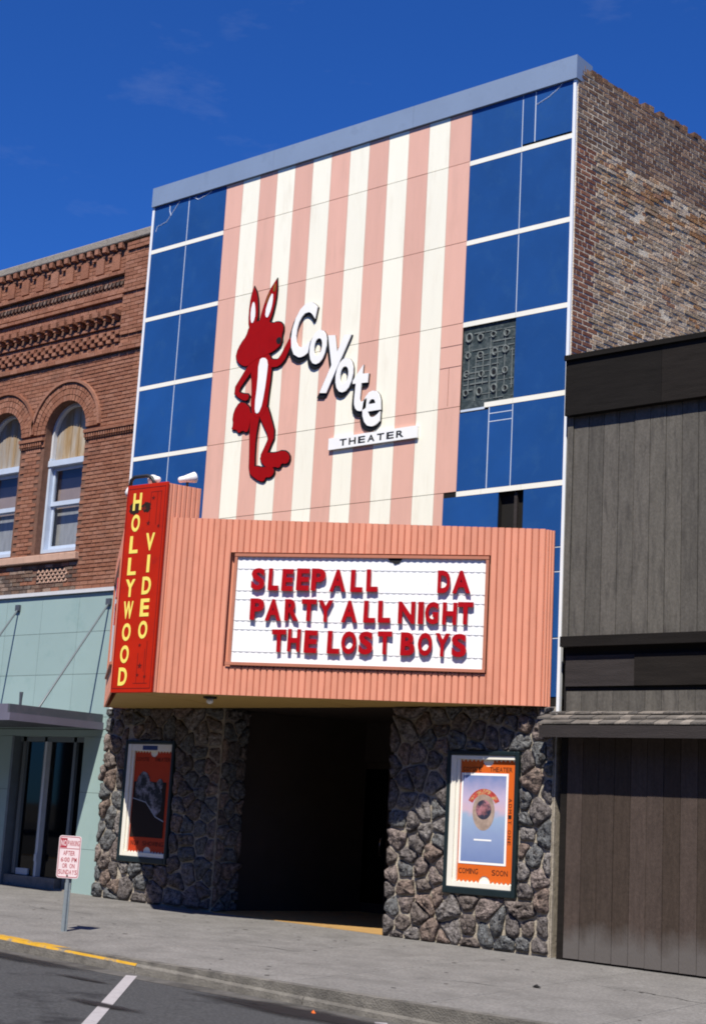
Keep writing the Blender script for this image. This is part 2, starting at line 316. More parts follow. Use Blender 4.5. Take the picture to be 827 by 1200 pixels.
g = MB(); S = 3000
g.quad((-S, -S, -.9), (S, -S, -.9), (S, S, -.9), (-S, S, -.9)); structure(g.build('ground', M['ground']))
road = structure(sheet('road', [-60, -40, -26, -20, -16, -13, -11, -9.5, -8, -7, -6, -5.2], z_road, M['asphalt']))
structure(sheet('gutter', [-5.203, -5.05, KY], lambda x, y: z_road(x, y)+.002, M['gutter'], parent=None))
sidewalk = structure(sheet('sidewalk', [KY+.16, -3.3, -1.7, -.02, .6], lambda x, y: z_side(x, min(y, 0)), M['gutter'], -.012))
XJ = [-12.4+1.55*i for i in range(21)]; YJ = [KY+.155, -3.32, -1.66, .12]
for i in range(len(XJ)-1):
    for j in range(3):
        x0, x1, y0, y1 = XJ[i]+.005, XJ[i+1]-.005, YJ[j]+.005, YJ[j+1]-.005
        bt, tp = [], []
        for x, y in ((x0, y0), (x1, y0), (x1, y1), (x0, y1)):
            z = z_side(x, min(y, 0)); bt.append((x, y, z-.1)); tp.append((x, y, z))
        MB().hexa(bt, tp).build('paving_slab', M['concrete'], sidewalk, bevel=.006)
kerb = structure(MB().hexa([(-60, KY+.02, -.9), (60, KY+.02, -.9), (60, KY+.14, -.9), (-60, KY+.14, -.9)], [(-60, KY+.02, z_kerb(-60)-.03), (60, KY+.02, z_kerb(60)-.03), (60, KY+.14, z_kerb(60)-.03), (-60, KY+.14, z_kerb(-60)-.03)]).build('kerb', M['kerb']))
KX = [-12, -8.8, -5.7, -2.6, .45, 3.4, 6.24, 8.47, 11.2, 14.2, 17.3, 20.4]
for x0, x1 in zip(KX, KX[1:]):
    mb = MB(); n = 5
    prof = lambda x: [(KY-.015, z_gut(x)-.05), (KY-.004, z_kerb(x)-.022), (KY+.018, z_kerb(x)), (KY+.152, z_kerb(x)+.003), (KY+.152, z_gut(x)-.05)]
    for k in range(n+1):
        x = lerp(x0+.004, x1-.004, k/n)
        for q, (y, z) in enumerate(prof(x)):
            jt = .005*noise.noise((x*5, q*3., 1.)); mb.v.append(Vector((x, y+jt, z+(jt if q in (1, 2) else 0))))
    for k in range(n):
        for q in range(5): a = k*5+q; b2 = k*5+(q+1) % 5; mb.f.append((a, b2, b2+5, a+5))
    mb.f += [(0, 1, 2, 3, 4), tuple(n*5+i for i in (4, 3, 2, 1, 0))]
    ko = mb.build('kerb_stone', M['kerb'], kerb)
    if x1 < 6.3:
        ko.data.materials.append(M['kerby'])
        for pg in ko.data.polygons:
            c_ = pg.center
            if c_.z > z_kerb(c_.x)-.03 and abs(pg.normal.x) < .5: pg.material_index = 1
# parking line
def roadline(ax, ay, bx, by, wd):
    mb = MB(); d = Vector((bx-ax, by-ay, 0)).normalized(); nn = Vector((-d.y, d.x, 0))*wd/2; K = 8
    for k in range(K+1):
        c = Vector((lerp(ax, bx, k/K), lerp(ay, by, k/K), 0))
        for sg in (1, -1):
            q = c+nn*sg; mb.v.append(Vector((q.x, q.y, z_road(q.x, q.y)+.005)))
    for k in range(K): mb.f.append((2*k, 2*k+1, 2*k+3, 2*k+2))
    o = mb.build('parking_line', M['linepaint'], road)
roadline(6.36, -5.06, 10.4, -9.55, .11)
roadline(3.2, -5.06, 7.24, -9.55, .11); roadline(9.5, -5.06, 13.54, -9.55, .11)
def stain_mat():
    m = mat('oil_stain', (.014, .014, .016), .55, .3, .3, 8.); N, L = m.node_tree.nodes, m.node_tree.links; b = N['Principled BSDF']; out = N['Material Output']
    g_ = N.new('ShaderNodeTexCoord'); nz = N.new('ShaderNodeTexNoise'); nz.inputs['Scale'].default_value = 3.; nz.inputs['Detail'].default_value = 8; nz.inputs['Roughness'].default_value = .65
    gg = N.new('ShaderNodeNewGeometry'); mp = N.new('ShaderNodeMapping'); mp.inputs['Scale'].default_value = (.8, 3., 1); L.new(gg.outputs['Position'], mp.inputs[0]); L.new(mp.outputs[0], nz.inputs['Vector'])
    sb_ = N.new('ShaderNodeVectorMath'); sb_.operation = 'SUBTRACT'; sb_.inputs[1].default_value = (.5, .5, .5); L.new(g_.outputs['Generated'], sb_.inputs[0])
    fl_ = N.new('ShaderNodeVectorMath'); fl_.operation = 'MULTIPLY'; fl_.inputs[1].default_value = (2, 2, 0); L.new(sb_.outputs[0], fl_.inputs[0])
    ln_ = N.new('ShaderNodeVectorMath'); ln_.operation = 'LENGTH'; L.new(fl_.outputs[0], ln_.inputs[0])
    su = N.new('ShaderNodeMath'); su.operation = 'SUBTRACT'; L.new(nz.outputs[0], su.inputs[0]); L.new(ln_.outputs['Value'], su.inputs[1])
    r = N.new('ShaderNodeMapRange'); r.inputs['From Min'].default_value = -.42; r.inputs['From Max'].default_value = .12; r.inputs['To Max'].default_value = .92; L.new(su.outputs[0], r.inputs[0])
    tr_ = N.new('ShaderNodeBsdfTransparent'); mx = N.new('ShaderNodeMixShader'); L.new(r.outputs[0], mx.inputs[0]); L.new(tr_.outputs[0], mx.inputs[1]); L.new(b.outputs[0], mx.inputs[2]); L.new(mx.outputs[0], out.inputs[0])
    return m
M['stain'] = stain_mat()
for k, (x0, x1, y0, y1) in enumerate(((2.2, 6.3, -5.62, -5.06), (7.3, 10.6, -5.72, -5.02), (6.0, 6.9, -5.86, -5.68), (7.3, 8.5, -6.95, -6.65), (-2, 2.5, -5.7, -5.1), (9.6, 12.5, -6.6, -5.9))):
    mb = MB(); n = 10
    for i in range(n+1):
        for y in (y0, y1): x = lerp(x0, x1, i/n); mb.v.append(Vector((x, y, z_road(x, y)+.0075+.0004*k)))
    for i in range(n): mb.f.append((2*i, 2*i+1, 2*i+3, 2*i+2))
    mb.build('oil_stain', M['stain'], road)

# cracks and trodden gum on the sidewalk
RC = random.Random(21)
for (x, y, a, n) in ((5.2, -2.6, .25, 9), (8.2, -3.1, 1.3, 8), (1.2, -2.2, -.2, 8), (9.6, -1.6, .1, 10), (7.3, -4.2, 1.2, 5)):
    mb = MB(); pts = []
    for k in range(n): pts.append((x, y)); a += RC.uniform(-.5, .5); x += .19*math.cos(a); y += .19*math.sin(a)
    for k, (px_, py_) in enumerate(pts):
        w_ = .006*(1-abs(2*k/(n-1)-1))+.0015
        for sg in (-1, 1): mb.v.append(Vector((px_+sg*w_*.5, py_+sg*w_, z_side(px_, py_)+.003)))
    for k in range(n-1): mb.f.append((2*k, 2*k+1, 2*k+3, 2*k+2))
    mb.build('crack', M['black'], sidewalk)
gum = MB()
for k in range(70):
    x, y, r_ = RC.uniform(0, 11), RC.uniform(-4.6, -.3), RC.uniform(.012, .03); b_ = len(gum.v); n = 7
    for q in range(n): gum.v.append(Vector((x+r_*math.cos(q*2*math.pi/n)*RC.uniform(.8, 1.2), y+r_*math.sin(q*2*math.pi/n)*RC.uniform(.8, 1.2), z_side(x, y)+.003)))
    gum.f.append(tuple(range(b_, b_+n)))
stuff(gum.build('gum_spots', mat('trodden_gum', (.07, .066, .064), .9, .1, .3, 20.), sidewalk))

# ------------------------------------------------------------------ brick machinery
def brick_mesh(name, L, H, D, m):
    mb = MB(); b = .004
    mb.v = [Vector(p) for p in ((-L/2, -D, -H/2), (L/2, -D, -H/2), (L/2, -D, H/2), (-L/2, -D, H/2), (-L/2, 0, -H/2), (L/2, 0, -H/2), (L/2, 0, H/2), (-L/2, 0, H/2))]
    for i in range(4): v = mb.v[i]; v.x *= 1-b/L*2; v.z *= 1-b/H*2
    mb.f = [(0, 1, 2, 3), (0, 4, 5, 1), (1, 5, 6, 2), (2, 6, 7, 3), (3, 7, 4, 0)]
    me = mb.mesh(name); me.materials.append(m); return me
def lay_bricks(fr, u0, u1, z0, z1, keep, pick, L=.205, H=.068, gap=.011, seed=1, proud=.012, header_every=0):
    """running bond; keep(u,z)->bool, pick(u,z)->(material key, extra depth); gives a list of (u0,u1,z0,z1,key,depth,full)"""
    rr = random.Random(seed); out = []; k = 0; z = z0
    while z+H*.6 < z1:
        hz = min(H-gap, z1-z-.002); hd = header_every and k % header_every == header_every-1
        l = L/2 if hd else L; off = (L/4 if hd else (L/2 if k % 2 else 0)); u = u0-off
        while u < u1:
            a, b = max(u, u0), min(u+l-gap, u1)
            if b-a > .03 and keep((a+b)/2, z+hz/2, a, b, z, z+hz):
                key, ex = pick((a+b)/2, z+hz/2, rr)
                if key: out.append((a, b, z, z+hz, key, proud+ex, abs(b-a-(l-gap)) < 1e-6 and not hd))
            u += l
        z += H; k += 1
    return out
def realise(bricks, fr, parent, limit, L=.205, H=.068, gap=.011, pref=None, part='brick'):
    """the ones that show largest become single objects, the rest one mesh per material"""
    full = [b for b in bricks if b[6]]
    dist = lambda b: (fr.p((b[0]+b[1])/2, 0, (b[2]+b[3])/2)-CAM).length
    if pref: full = [b for b in full if pref(b)]
    full.sort(key=dist); single = set(map(id, full[:limit])); cache = {}
    rot = math.atan2(fr.u.y, fr.u.x); rest = {}
    for b in bricks:
        if id(b) in single:
            dq = round(b[5]/.003)*.003; kk = (b[4], dq)
            if kk not in cache: cache[kk] = brick_mesh(part, L-gap, H-gap, max(dq, .002), M[b[4]])
            o = put(part, cache[kk], None, parent); o.location = fr.p((b[0]+b[1])/2, 0, (b[2]+b[3])/2); o.rotation_euler = (0, 0, rot)
        else: rest.setdefault(b[4], MB(fr)).box(b[0], b[1], -.002, b[5], b[2], b[3])
    for k, mb in rest.items(): stuff(mb.build('brickwork', M[k], parent))

# ------------------------------------------------------------------ theatre building
W = 8.075; XA, XR = 1.683, 6.406; ZP = 11.226; ZC = 11.553
ROW = [10.428-1.17*i for i in range(5)]    # centres of the white strips: 10.43 9.26 8.09 6.92 5.75
theater = thing('theater_building', 'tall narrow theater with pink and cream striped facade flanked by blue panels', 'theater', (4, 3, 0))
# body (plain carcass behind all cladding)
body = MB()
SD = Fr(W+.015, 0.02, .125, .992)            # the exposed brick side wall
sw_end = SD.p(14, -.03, 0)
q0 = SD.p(.03, -.03, 0)
body.hexa([(.02, .10, 3.0), (q0.x, .10, 3.0), (sw_end.x, sw_end.y, 3.0), (.02, sw_end.y, 3.0)], [(.02, .10, 11.3), (q0.x, .10, 11.3), (sw_end.x, sw_end.y, 11.3), (.02, sw_end.y, 11.3)])
body.build('carcass', M['plaster_dk'], theater)
wb = MB(); wb.box(.0, XR-.003, -.10, -.004, 2.96, 11.25).box(7.463, W, -.10, -.004, 2.96, 11.25).box(XR-.003, 7.463, -.10, -.004, 8.052, 11.25).box(7.252, 7.463, -.10, -.004, 5.72, 8.052).box(XR-.003, 7.252, -.10, -.004, 5.72, 6.87).box(XR-.003, 7.078, -.10, -.004, 2.96, 5.72).box(7.078, 7.463, -.10, -.004, 2.96, 4.6).box(7.079, 7.462, -.099, -.085, 4.6, 5.72).box(XR-.002, 7.251, -.099, -.06, 6.87, 8.052); wb.build('cladding_backing', M['dark'], theater)
# coping
cp = MB()
for a, b in ((-.01, 2.7), (2.703, 5.4), (5.403, W+.03)): cp.box(a, b, -.35, .045, ZP-.005, ZC); cp.build('coping', M['cap'], theater); cp = MB()
# edge trims
MB().box(-.012, .036, -.08, .014, 2.9, ZP-.006).build('edge_trim', M['trim_bluewhite'], theater)
MB().box(W-.036, W+.006, -.04, .014, 2.86, ZP-.006).build('edge_trim', M['trim_bluewhite'], theater)
MB().box(W-.030, W-.012, -.3, .022, 0.0, 2.858).build('mortar_edge', M['mortar_stone'], theater)
# white strips and panels
HS = .036
tops = [ZP-.008]+[z-HS for z in ROW]; bots = [z+HS for z in ROW]+[4.0]
def panel(u0, u1, z0, z1, key, name, w=.006):
    return MB().box(u0+.002, u1-.002, -.003, w, z0+.002, z1-.002).build(name, M[key], theater)
for i, z in enumerate(ROW):
    for a, b in ((.037, XA/2), (XA/2, XA)): panel(a, b, z-HS, z+HS, 'white', 'white_strip', .009)
    segs = [(XR, 7.25), (7.25, W-.037)]
    if i == 3: segs = [(6.80, 7.25), (7.25, W-.037)]
    if i == 4: segs = [(XR, 6.80), (6.80, 7.42), (7.42, W-.037)]
    for a, b in segs: panel(a, b, z-HS, z+HS, 'white', 'white_strip', .009)
for r in range(6):
    t, b = tops[r], bots[r]
    for a, c in ((.037, XA/2-.008), (XA/2+.008, XA)): panel(a, c, b, t, 'blue', 'blue_panel')
    MB().box(XA/2-.0078, XA/2+.0078, -.003, .003, b, t).build('joint_strip', M['joint'], theater)
    if r == 0:
        panel(XR, 7.243, b, t, 'blue', 'blue_panel'); panel(7.255, 7.445, b+.03, t, 'blue', 'blue_panel'); panel(7.46, W-.037, b+.03, t, 'blue', 'blue_panel')
        MB().box(7.4455, 7.4595, -.003, .004, b+.03, t).build('joint_strip', M['joint'], theater)
    elif r == 3:
        panel(7.255, W-.037, b, t, 'blue', 'blue_panel')
    elif r == 4:
        panel(XR, 6.875, b, t-.03, 'blue', 'blue_panel'); panel(6.888, 7.243, b, t, 'blue', 'blue_panel', .004); panel(7.255, W-.037, b, t, 'blue', 'blue_panel')
        MB().box(6.876, 6.887, -.003, .007, b, t).build('joint_strip', M['joint'], theater)
        for zz in (6.79, 6.68): MB().box(6.889, 7.242, .0041, .0065, zz-.005, zz+.005).build('joint_strip', M['joint'], theater)
    elif r == 5:
        panel(6.2, 7.08, b+.6, t-.0, 'blue', 'blue_panel', .007); panel(7.46, W-.037, 4.94, t, 'blue', 'blue_panel')
        for z0, z1 in ((4.63, 4.92), (3.80, 4.61), (3.07, 3.78)):
            panel(7.46, W-.037, z0, z1, 'blue', 'blue_panel'); MB().box(7.46, W-.037, -.003, .008, z1+.002, z1+.012).build('joint_strip', M['joint'], theater)
        # the open hole shows timber studs
        MB().box(7.30, 7.345, -.09, -.03, 4.6, 5.71).build('bare_stud', M['wood_mid'], theater)
    elif r in (1, 2):
        panel(XR, 7.243, b, t, 'blue', 'blue_panel'); panel(7.255, W-.037, b, t, 'blue', 'blue_panel')
    if r not in (3, 5): MB().box(7.2435, 7.2545, -.003, .003, b, t).build('joint_strip', M['joint'], theater)
# stripes
SW = (XR-XA)/13
zb = [ZP-.008]+[z+HS for z in ROW]+[4.2]
for i in range(13):
    key = 'pink' if i % 2 == 0 else 'cream'
    for r in range(6):
        u1 = XA+(i+1)*SW
        if r == 5 and i == 12: u1 = 6.2
        mb = MB(); mb.box(XA+i*SW+.0025, u1-.0025, -.003, .005+.002*R.random(), zb[r+1]+.004, zb[r]-.004)
        mb.build('pink_stripe_panel' if key == 'pink' else 'cream_stripe_panel', M[key], theater)
for (u0, u1, z0, z1) in ((6.05, 6.40, 7.82, 7.825), (6.05, 6.40, 7.52, 7.525), (6.20, 6.204, 6.98, 7.52)):
    MB().box(u0, u1, .006, .0085, z0, z1).build('panel_crack', M['redline'], theater)
# scraped hairline cracks in the top corner panels
for path in ([(.10, 10.78), (.13, 10.86), (.34, 10.90), (.62, 11.20)], [(.44, 10.99), (.40, 11.08), (.40, 11.17)], [(.95, 11.19), (1.05, 11.13), (1.22, 11.16), (1.35, 11.21)], [(7.47, 11.02), (7.66, 11.08), (7.82, 11.17), (7.86, 11.22)]):
    MB().tube([(x, -.0068, z) for x, z in path], .007, 5).build('scrape', M['joint'], theater)
# bare backing board with glue dabs where a panel is gone
gb = MB().box(XR, 7.25, -.05, -.02, ROW[3]+HS-.06, ROW[2]-HS).build('exposed_backing', M['backing'], theater)
for a in range(4):
    for c in range(4):
        cu, cz = 6.50+a*.205+R.uniform(-.02, .02), 7.13+c*.25+R.uniform(-.025, .025); rr = R.uniform(.045, .06); mb = MB(); K = 14; h = R.uniform(1., 1.35)
        for k in range(K):
            th = 2*math.pi*k/K
            for q, (rad, w) in enumerate(((rr, -.0195), (rr*.9, .0), (rr*.65, -.008), (rr*.55, -.019))):
                j = 1+.14*noise.noise((a*3.1+math.cos(th), c*2.7+math.sin(th), q*.1)); mb.v.append(F0.p(cu+math.cos(th)*rad*j, w, cz+math.sin(th)*rad*h*j))
        for k in range(K):
            k2 = (k+1) % K
            for q in range(3): mb.f.append((k*4+q, k2*4+q, k2*4+q+1, k*4+q+1))
        mb.build('glue_ring', M['gluerib'], gb, True)
        MB().prism([(cu+math.cos(t)*rr*.5, cz+math.sin(t)*rr*.6) for t in [i*math.pi/5 for i in range(10)]], -.0195, -.017).build('glue_hole', M['black'], gb)
gr = MB()
for k in range(13):
    z = 7.0+k*.078; u = XR+.03
    while u < 7.22:
        l = R.uniform(.08, .3)
        if R.random() < .72: gr.box(u, min(u+l, 7.23), -.0196, -.012+R.uniform(-.004, .004), z, z+R.uniform(.008, .018))
        u += l+.02
for k in range(7): u = XR+.1+k*.115; gr.box(u, u+.012, -.0196, -.011, 6.98+R.uniform(0, .3), 7.98-R.uniform(0, .35))
stuff(gr.build('glue_ridges', M['gluerib'], gb))
MB().box(XR, 6.80, -.05, -.015, ROW[3]-HS-.02, ROW[3]+HS-.05).build('bare_batten', M['joint'], theater)
# ---- exposed brick side wall
swm = MB(SD); swm.box(.0, 14, -.12, 0, 6.0, 11.395); side_wall = swm.build('side_wall', M['mortar_r'], theater)
def sw_pick(u, z, rr):
    nz = noise.noise((u*1.1, z*1.1, 3.)); n2 = noise.noise((u*3, z*3, 9.))
    if u < .42+.10*(int(z/.21) % 2)+ (0 if z > 8.6 else -.06): return ('brick_rd' if z < 10.35 else 'brick_dk'), rr.uniform(-.002, .002)
    if z > 10.42+.10*nz-.06*max(0, u-2.2): return 'brick_dk', rr.uniform(-.002, .003)
    d = rr.uniform(-.005, .008)
    if rr.random() < .012: return None, 0
    if z > 9.55+.35*nz+.10*u: return 'brick_or' if rr.random() < .68 else 'brick_tan', d+rr.uniform(-.003, .009)
    return ('brick_tan' if rr.random() < (.86 if n2 < .25 else .6) else 'brick_or'), d
bl = lay_bricks(SD, 0.01, 7.0, 6.9, 11.395, lambda *a: True, sw_pick, L=.215, H=.0705, seed=4, header_every=6, gap=.017, proud=.005)
realise(bl, SD, side_wall, 300, L=.215, H=.0705, gap=.017, pref=lambda b: b[2] > 7.5 and b[0] < 3.9)
tr = MB(SD); u = .06
while u < 7:
    if R.random() < .9: tr.box(u, u+R.uniform(.085, .105), -.2, .006+R.uniform(-.012, .014), 11.385, 11.455+R.uniform(-.01, .03))
    u += .118
stuff(tr.build('ragged_top_course', M['brick_dk'], theater))
# ---- stone piers
def clip(poly, nx, nz, d):
    out = []
    for i in range(len(poly)):
        a, b = poly[i], poly[(i+1) % len(poly)]; da, db = a[0]*nx+a[1]*nz-d, b[0]*nx+b[1]*nz-d
        if da <= 0: out.append(a)
        if da*db < 0: t = da/(da-db); out.append((a[0]+(b[0]-a[0])*t, a[1]+(b[1]-a[1])*t))
    return out
def stone_wall(fr, u0, u1, zlo, zhi, hole, parent, seed, cell=.285, name='stone'):
    rr = random.Random(seed); pts = []; area = (u1-u0)*(zhi-zlo); tries = 0
    while tries < 9000:
        tries += 1; p = (rr.uniform(u0, u1), rr.uniform(zlo, zhi))
        if hole and hole[0]-.02 < p[0] < hole[1]+.02 and hole[2]-.02 < p[1] < hole[3]+.02: continue
        md = cell*(.56+.80*abs(noise.noise((p[0]*1.7, p[1]*1.7, seed))))
        if all(math.hypot((p[0]-q[0])*.88, p[1]-q[1]) > md for q in pts): pts.append(p)
    for i, p in enumerate(pts):
        poly = [(u0, zlo), (u1, zlo), (u1, zhi), (u0, zhi)]
        for j, q in enumerate(pts):
            if j == i or math.hypot(p[0]-q[0], p[1]-q[1]) > 1.2: continue
            nx, nz = q[0]-p[0], q[1]-p[1]; mx, mz = (p[0]+q[0])/2, (p[1]+q[1])/2; poly = clip(poly, nx, nz, nx*mx+nz*mz)
            if len(poly) < 3: break
        if len(poly) < 3: continue
        if hole:
            xs = [a[0] for a in poly]; zs = [a[1] for a in poly]
            if max(xs) > hole[0] and min(xs) < hole[1] and max(zs) > hole[2] and min(zs) < hole[3]:
                if p[0] <= hole[0]: poly = clip(poly, 1, 0, hole[0])
                elif p[0] >= hole[1]: poly = clip(poly, -1, 0, -hole[1])
                elif p[1] <= hole[2]: poly = clip(poly, 0, 1, hole[2])
                else: poly = clip(poly, 0, -1, -hole[3])
        if len(poly) < 3: continue
        cx = sum(a[0] for a in poly)/len(poly); cz = sum(a[1] for a in poly)/len(poly)
        P = []
        for a in range(len(poly)):          # one corner-cutting pass rounds the polygon
            A, B = poly[a], poly[(a+1) % len(poly)]
            for t in (.15, .32, .5, .68, .85): P.append((lerp(A[0], B[0], t), lerp(A[1], B[1], t)))
        gp = rr.uniform(.010, .026); ring = []
        for (x, z) in P:
            l = math.hypot(x-cx, z-cz) or 1; k = max(.3, (l-gp)/l)*(1+.10*noise.noise((x*9, z*9, seed*2.)))
            ring.append((cx+(x-cx)*k, cz+(z-cz)*k))
        dep = rr.uniform(.035, .085); tl, tz = rr.uniform(-.12, .12), rr.uniform(-.16, .16); mb = MB(fr); n = len(ring); lv = ((1, -.01), (1.0, .35), (.94, .66), (.80, .86), (.62, .95), (.42, 1.0), (.2, 1.0))
        for li, (s, h) in enumerate(lv):
            for (x, z) in ring:
                xx, zz = cx+(x-cx)*s, cz+(z-cz)*s; nn = noise.noise((xx*11, zz*11, seed+li*.1))*.5+noise.noise((xx*27, zz*27, seed+5.))*.45+noise.noise((xx*60, zz*60, seed+7.))*.16
                w = dep*h*(1+nn*(0 if li == 0 else 1))+(tl*(xx-cx)+tz*(zz-cz))*h; k = 1+(.07*noise.noise((xx*20, zz*20, 8.+li)) if li else 0)
                mb.v.append(fr.p(cx+(xx-cx)*k, max(w, -.01), cz+(zz-cz)*k))
        for li in range(len(lv)-1):
            for a in range(n): b2 = (a+1) % n; mb.f.append((li*n+a, li*n+b2, (li+1)*n+b2, (li+1)*n+a))
        mb.v.append(fr.p(cx, dep*1.02, cz)); c = len(mb.v)-1; o = (len(lv)-1)*n
        for a in range(n): mb.f.append((o+a, o+(a+1) % n, c))
        mb.build(name, M['stone'], parent, True)
HR = (6.50, 7.57, .65, 2.40); HL = (.50, 1.56, .68, 2.47)
pr = MB(); pr.box(5.60, HR[0], -.5, .02, -.1, 2.95).box(HR[1], W-.04, -.5, .02, -.1, 2.95).box(HR[0], HR[1], -.5, .02, -.1, HR[2]).box(HR[0], HR[1], -.5, .02, HR[3], 2.95).box(HR[0], HR[1], -.5, -.32, HR[2], HR[3])
pier_r = pr.build('stone_pier', M['mortar_stone'], theater); stone_wall(Fr(0, -.02, 1, 0), 5.56, W-.035, 0.03, 2.96, HR, pier_r, 3)
pl = MB(); pl.box(0.0, HL[0], -.5, .02, -.1, 2.95).box(HL[1], 2.45, -.5, .02, -.1, 2.95).box(HL[0], HL[1], -.5, .02, -.1, HL[2]).box(HL[0], HL[1], -.5, .02, HL[3], 2.95).box(HL[0], HL[1], -.5, -.32, HL[2], HL[3])
pier_l = pl.build('stone_pier', M['mortar_stone'], theater); stone_wall(Fr(0, -.02, 1, 0), -.02, 2.47, 0.11, 2.96, HL, pier_l, 11)
stone_wall(Fr(2.46, 0, 0, 1), .0, .5, .1, 2.95, None, pier_l, 29)
FL = Fr(2.44, .45, .34, 1.0)              # splayed inner wall left of the doors, coloured dark for the entry's shade
MB(FL).box(.0, 2.15, -.3, 0, -.1, 2.95).build('splayed_wall', M['plaster_dk'], theater)
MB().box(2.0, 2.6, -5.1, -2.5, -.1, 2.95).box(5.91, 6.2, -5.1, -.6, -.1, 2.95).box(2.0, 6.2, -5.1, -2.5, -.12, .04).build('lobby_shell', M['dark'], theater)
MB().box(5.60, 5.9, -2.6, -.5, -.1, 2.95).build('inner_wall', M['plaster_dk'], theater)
# entry: floor, ceiling, doors
fl = MB(); fl.hexa([(2.0, .0, -.1), (5.7, .0, -.1), (5.7, 2.7, -.1), (2.0, 2.7, -.1)], [(2.0, .0, z_face(2)+.006), (5.7, .0, z_face(5.7)+.006), (5.7, 2.7, z_face(5.7)+.05), (2.0, 2.7, z_face(2)+.05)]); fl.build('entry_floor', M['tile'], theater)
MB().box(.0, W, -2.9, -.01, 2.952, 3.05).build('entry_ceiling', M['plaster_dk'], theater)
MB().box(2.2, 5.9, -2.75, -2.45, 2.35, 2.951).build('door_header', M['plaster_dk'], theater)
for k in range(4):
    a = 2.97+k*.655; d = MB(); d.box(a, a+.05, -2.6, -2.5, .08, 2.345).box(a+.6, a+.65, -2.6, -2.5, .08, 2.345).box(a+.05, a+.6, -2.6, -2.5, .08, .26).box(a+.05, a+.6, -2.6, -2.5, 2.25, 2.345)
    dr = d.build('entry_door', M['plaster_dk'], theater)
    MB().quad((a+.05, 2.55, .26), (a+.6, 2.55, .26), (a+.6, 2.55, 2.25), (a+.05, 2.55, 2.25)).build('door_pane', M['glass_dark'], dr)
    hx = a+(.54 if k % 2 == 0 else .11); MB().tube([(hx, 2.5, .95), (hx, 2.43, .97), (hx, 2.43, 1.22), (hx, 2.5, 1.24)], .014, 8).build('pull_handle', M['chrome'], dr, True)
    if k == 3: MB().box(a+.2, a+.42, -2.544, -2.541, 1.55, 1.85).build('door_notice', M['blind_grey'], dr)
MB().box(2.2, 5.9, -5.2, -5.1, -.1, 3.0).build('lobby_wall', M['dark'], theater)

# ------------------------------------------------------------------ poster cases
def circle(cu, cz, rad, a0, a1, n): return [(cu+rad*math.cos(lerp(a0, a1, i/n)), cz+rad*math.sin(lerp(a0, a1, i/n))) for i in range(n+1)]
def ticket(u0, u1, z0, z1):
    pts = []; n = 13; d = (u1-u0)/n; mid = (u0+u1)/2; r = .085
    for i in range(n):            # bottom edge, left to right, saw-toothed with a half-round bite
        a = u0+i*d
        if abs(a+d/2-mid) < r*.8: continue
        if a < mid: pts += [(a, z0), (a+d*.5, z0+.03)]
        else: pts += [(a+d*.5, z0+.03), (a+d, z0)]
        if a < mid and a+d*1.5 > mid-r*.8: pts += [(mid+r*math.cos(t), z0+r*math.sin(t)) for t in [math.pi-math.pi*k/8 for k in range(9)]]
    top = [(u, z0+z1-z) for u, z in reversed(pts)]
    return pts+top
def art_mat(name, stops, z0, z1):
    m = mat(name, (.5, .5, .5), .45, .35, .05, 8.); N, L = m.node_tree.nodes, m.node_tree.links; b = N['Principled BSDF']
    g = N.new('ShaderNodeNewGeometry'); s = N.new('ShaderNodeSeparateXYZ'); L.new(g.outputs['Position'], s.inputs[0])
    nz = N.new('ShaderNodeTexNoise'); nz.inputs['Scale'].default_value = 9; nz.inputs['Detail'].default_value = 6; L.new(g.outputs['Position'], nz.inputs['Vector'])
    ma = N.new('ShaderNodeMath'); ma.operation = 'MULTIPLY_ADD'; ma.inputs[1].default_value = .16; L.new(nz.outputs[0], ma.inputs[0]); L.new(s.outputs['Z'], ma.inputs[2])
    r = N.new('ShaderNodeMapRange'); r.inputs['From Min'].default_value = z0+.08; r.inputs['From Max'].default_value = z1+.08; L.new(ma.outputs[0], r.inputs[0])
    cr = N.new('ShaderNodeValToRGB'); el = cr.color_ramp.elements
    while len(el) < len(stops): el.new(.5)
    for e, (p, c) in zip(el, stops): e.position = p; e.color = (*c, 1)
    L.new(r.outputs[0], cr.inputs[0]); L.new(cr.outputs[0], b.inputs['Base Color']); return m
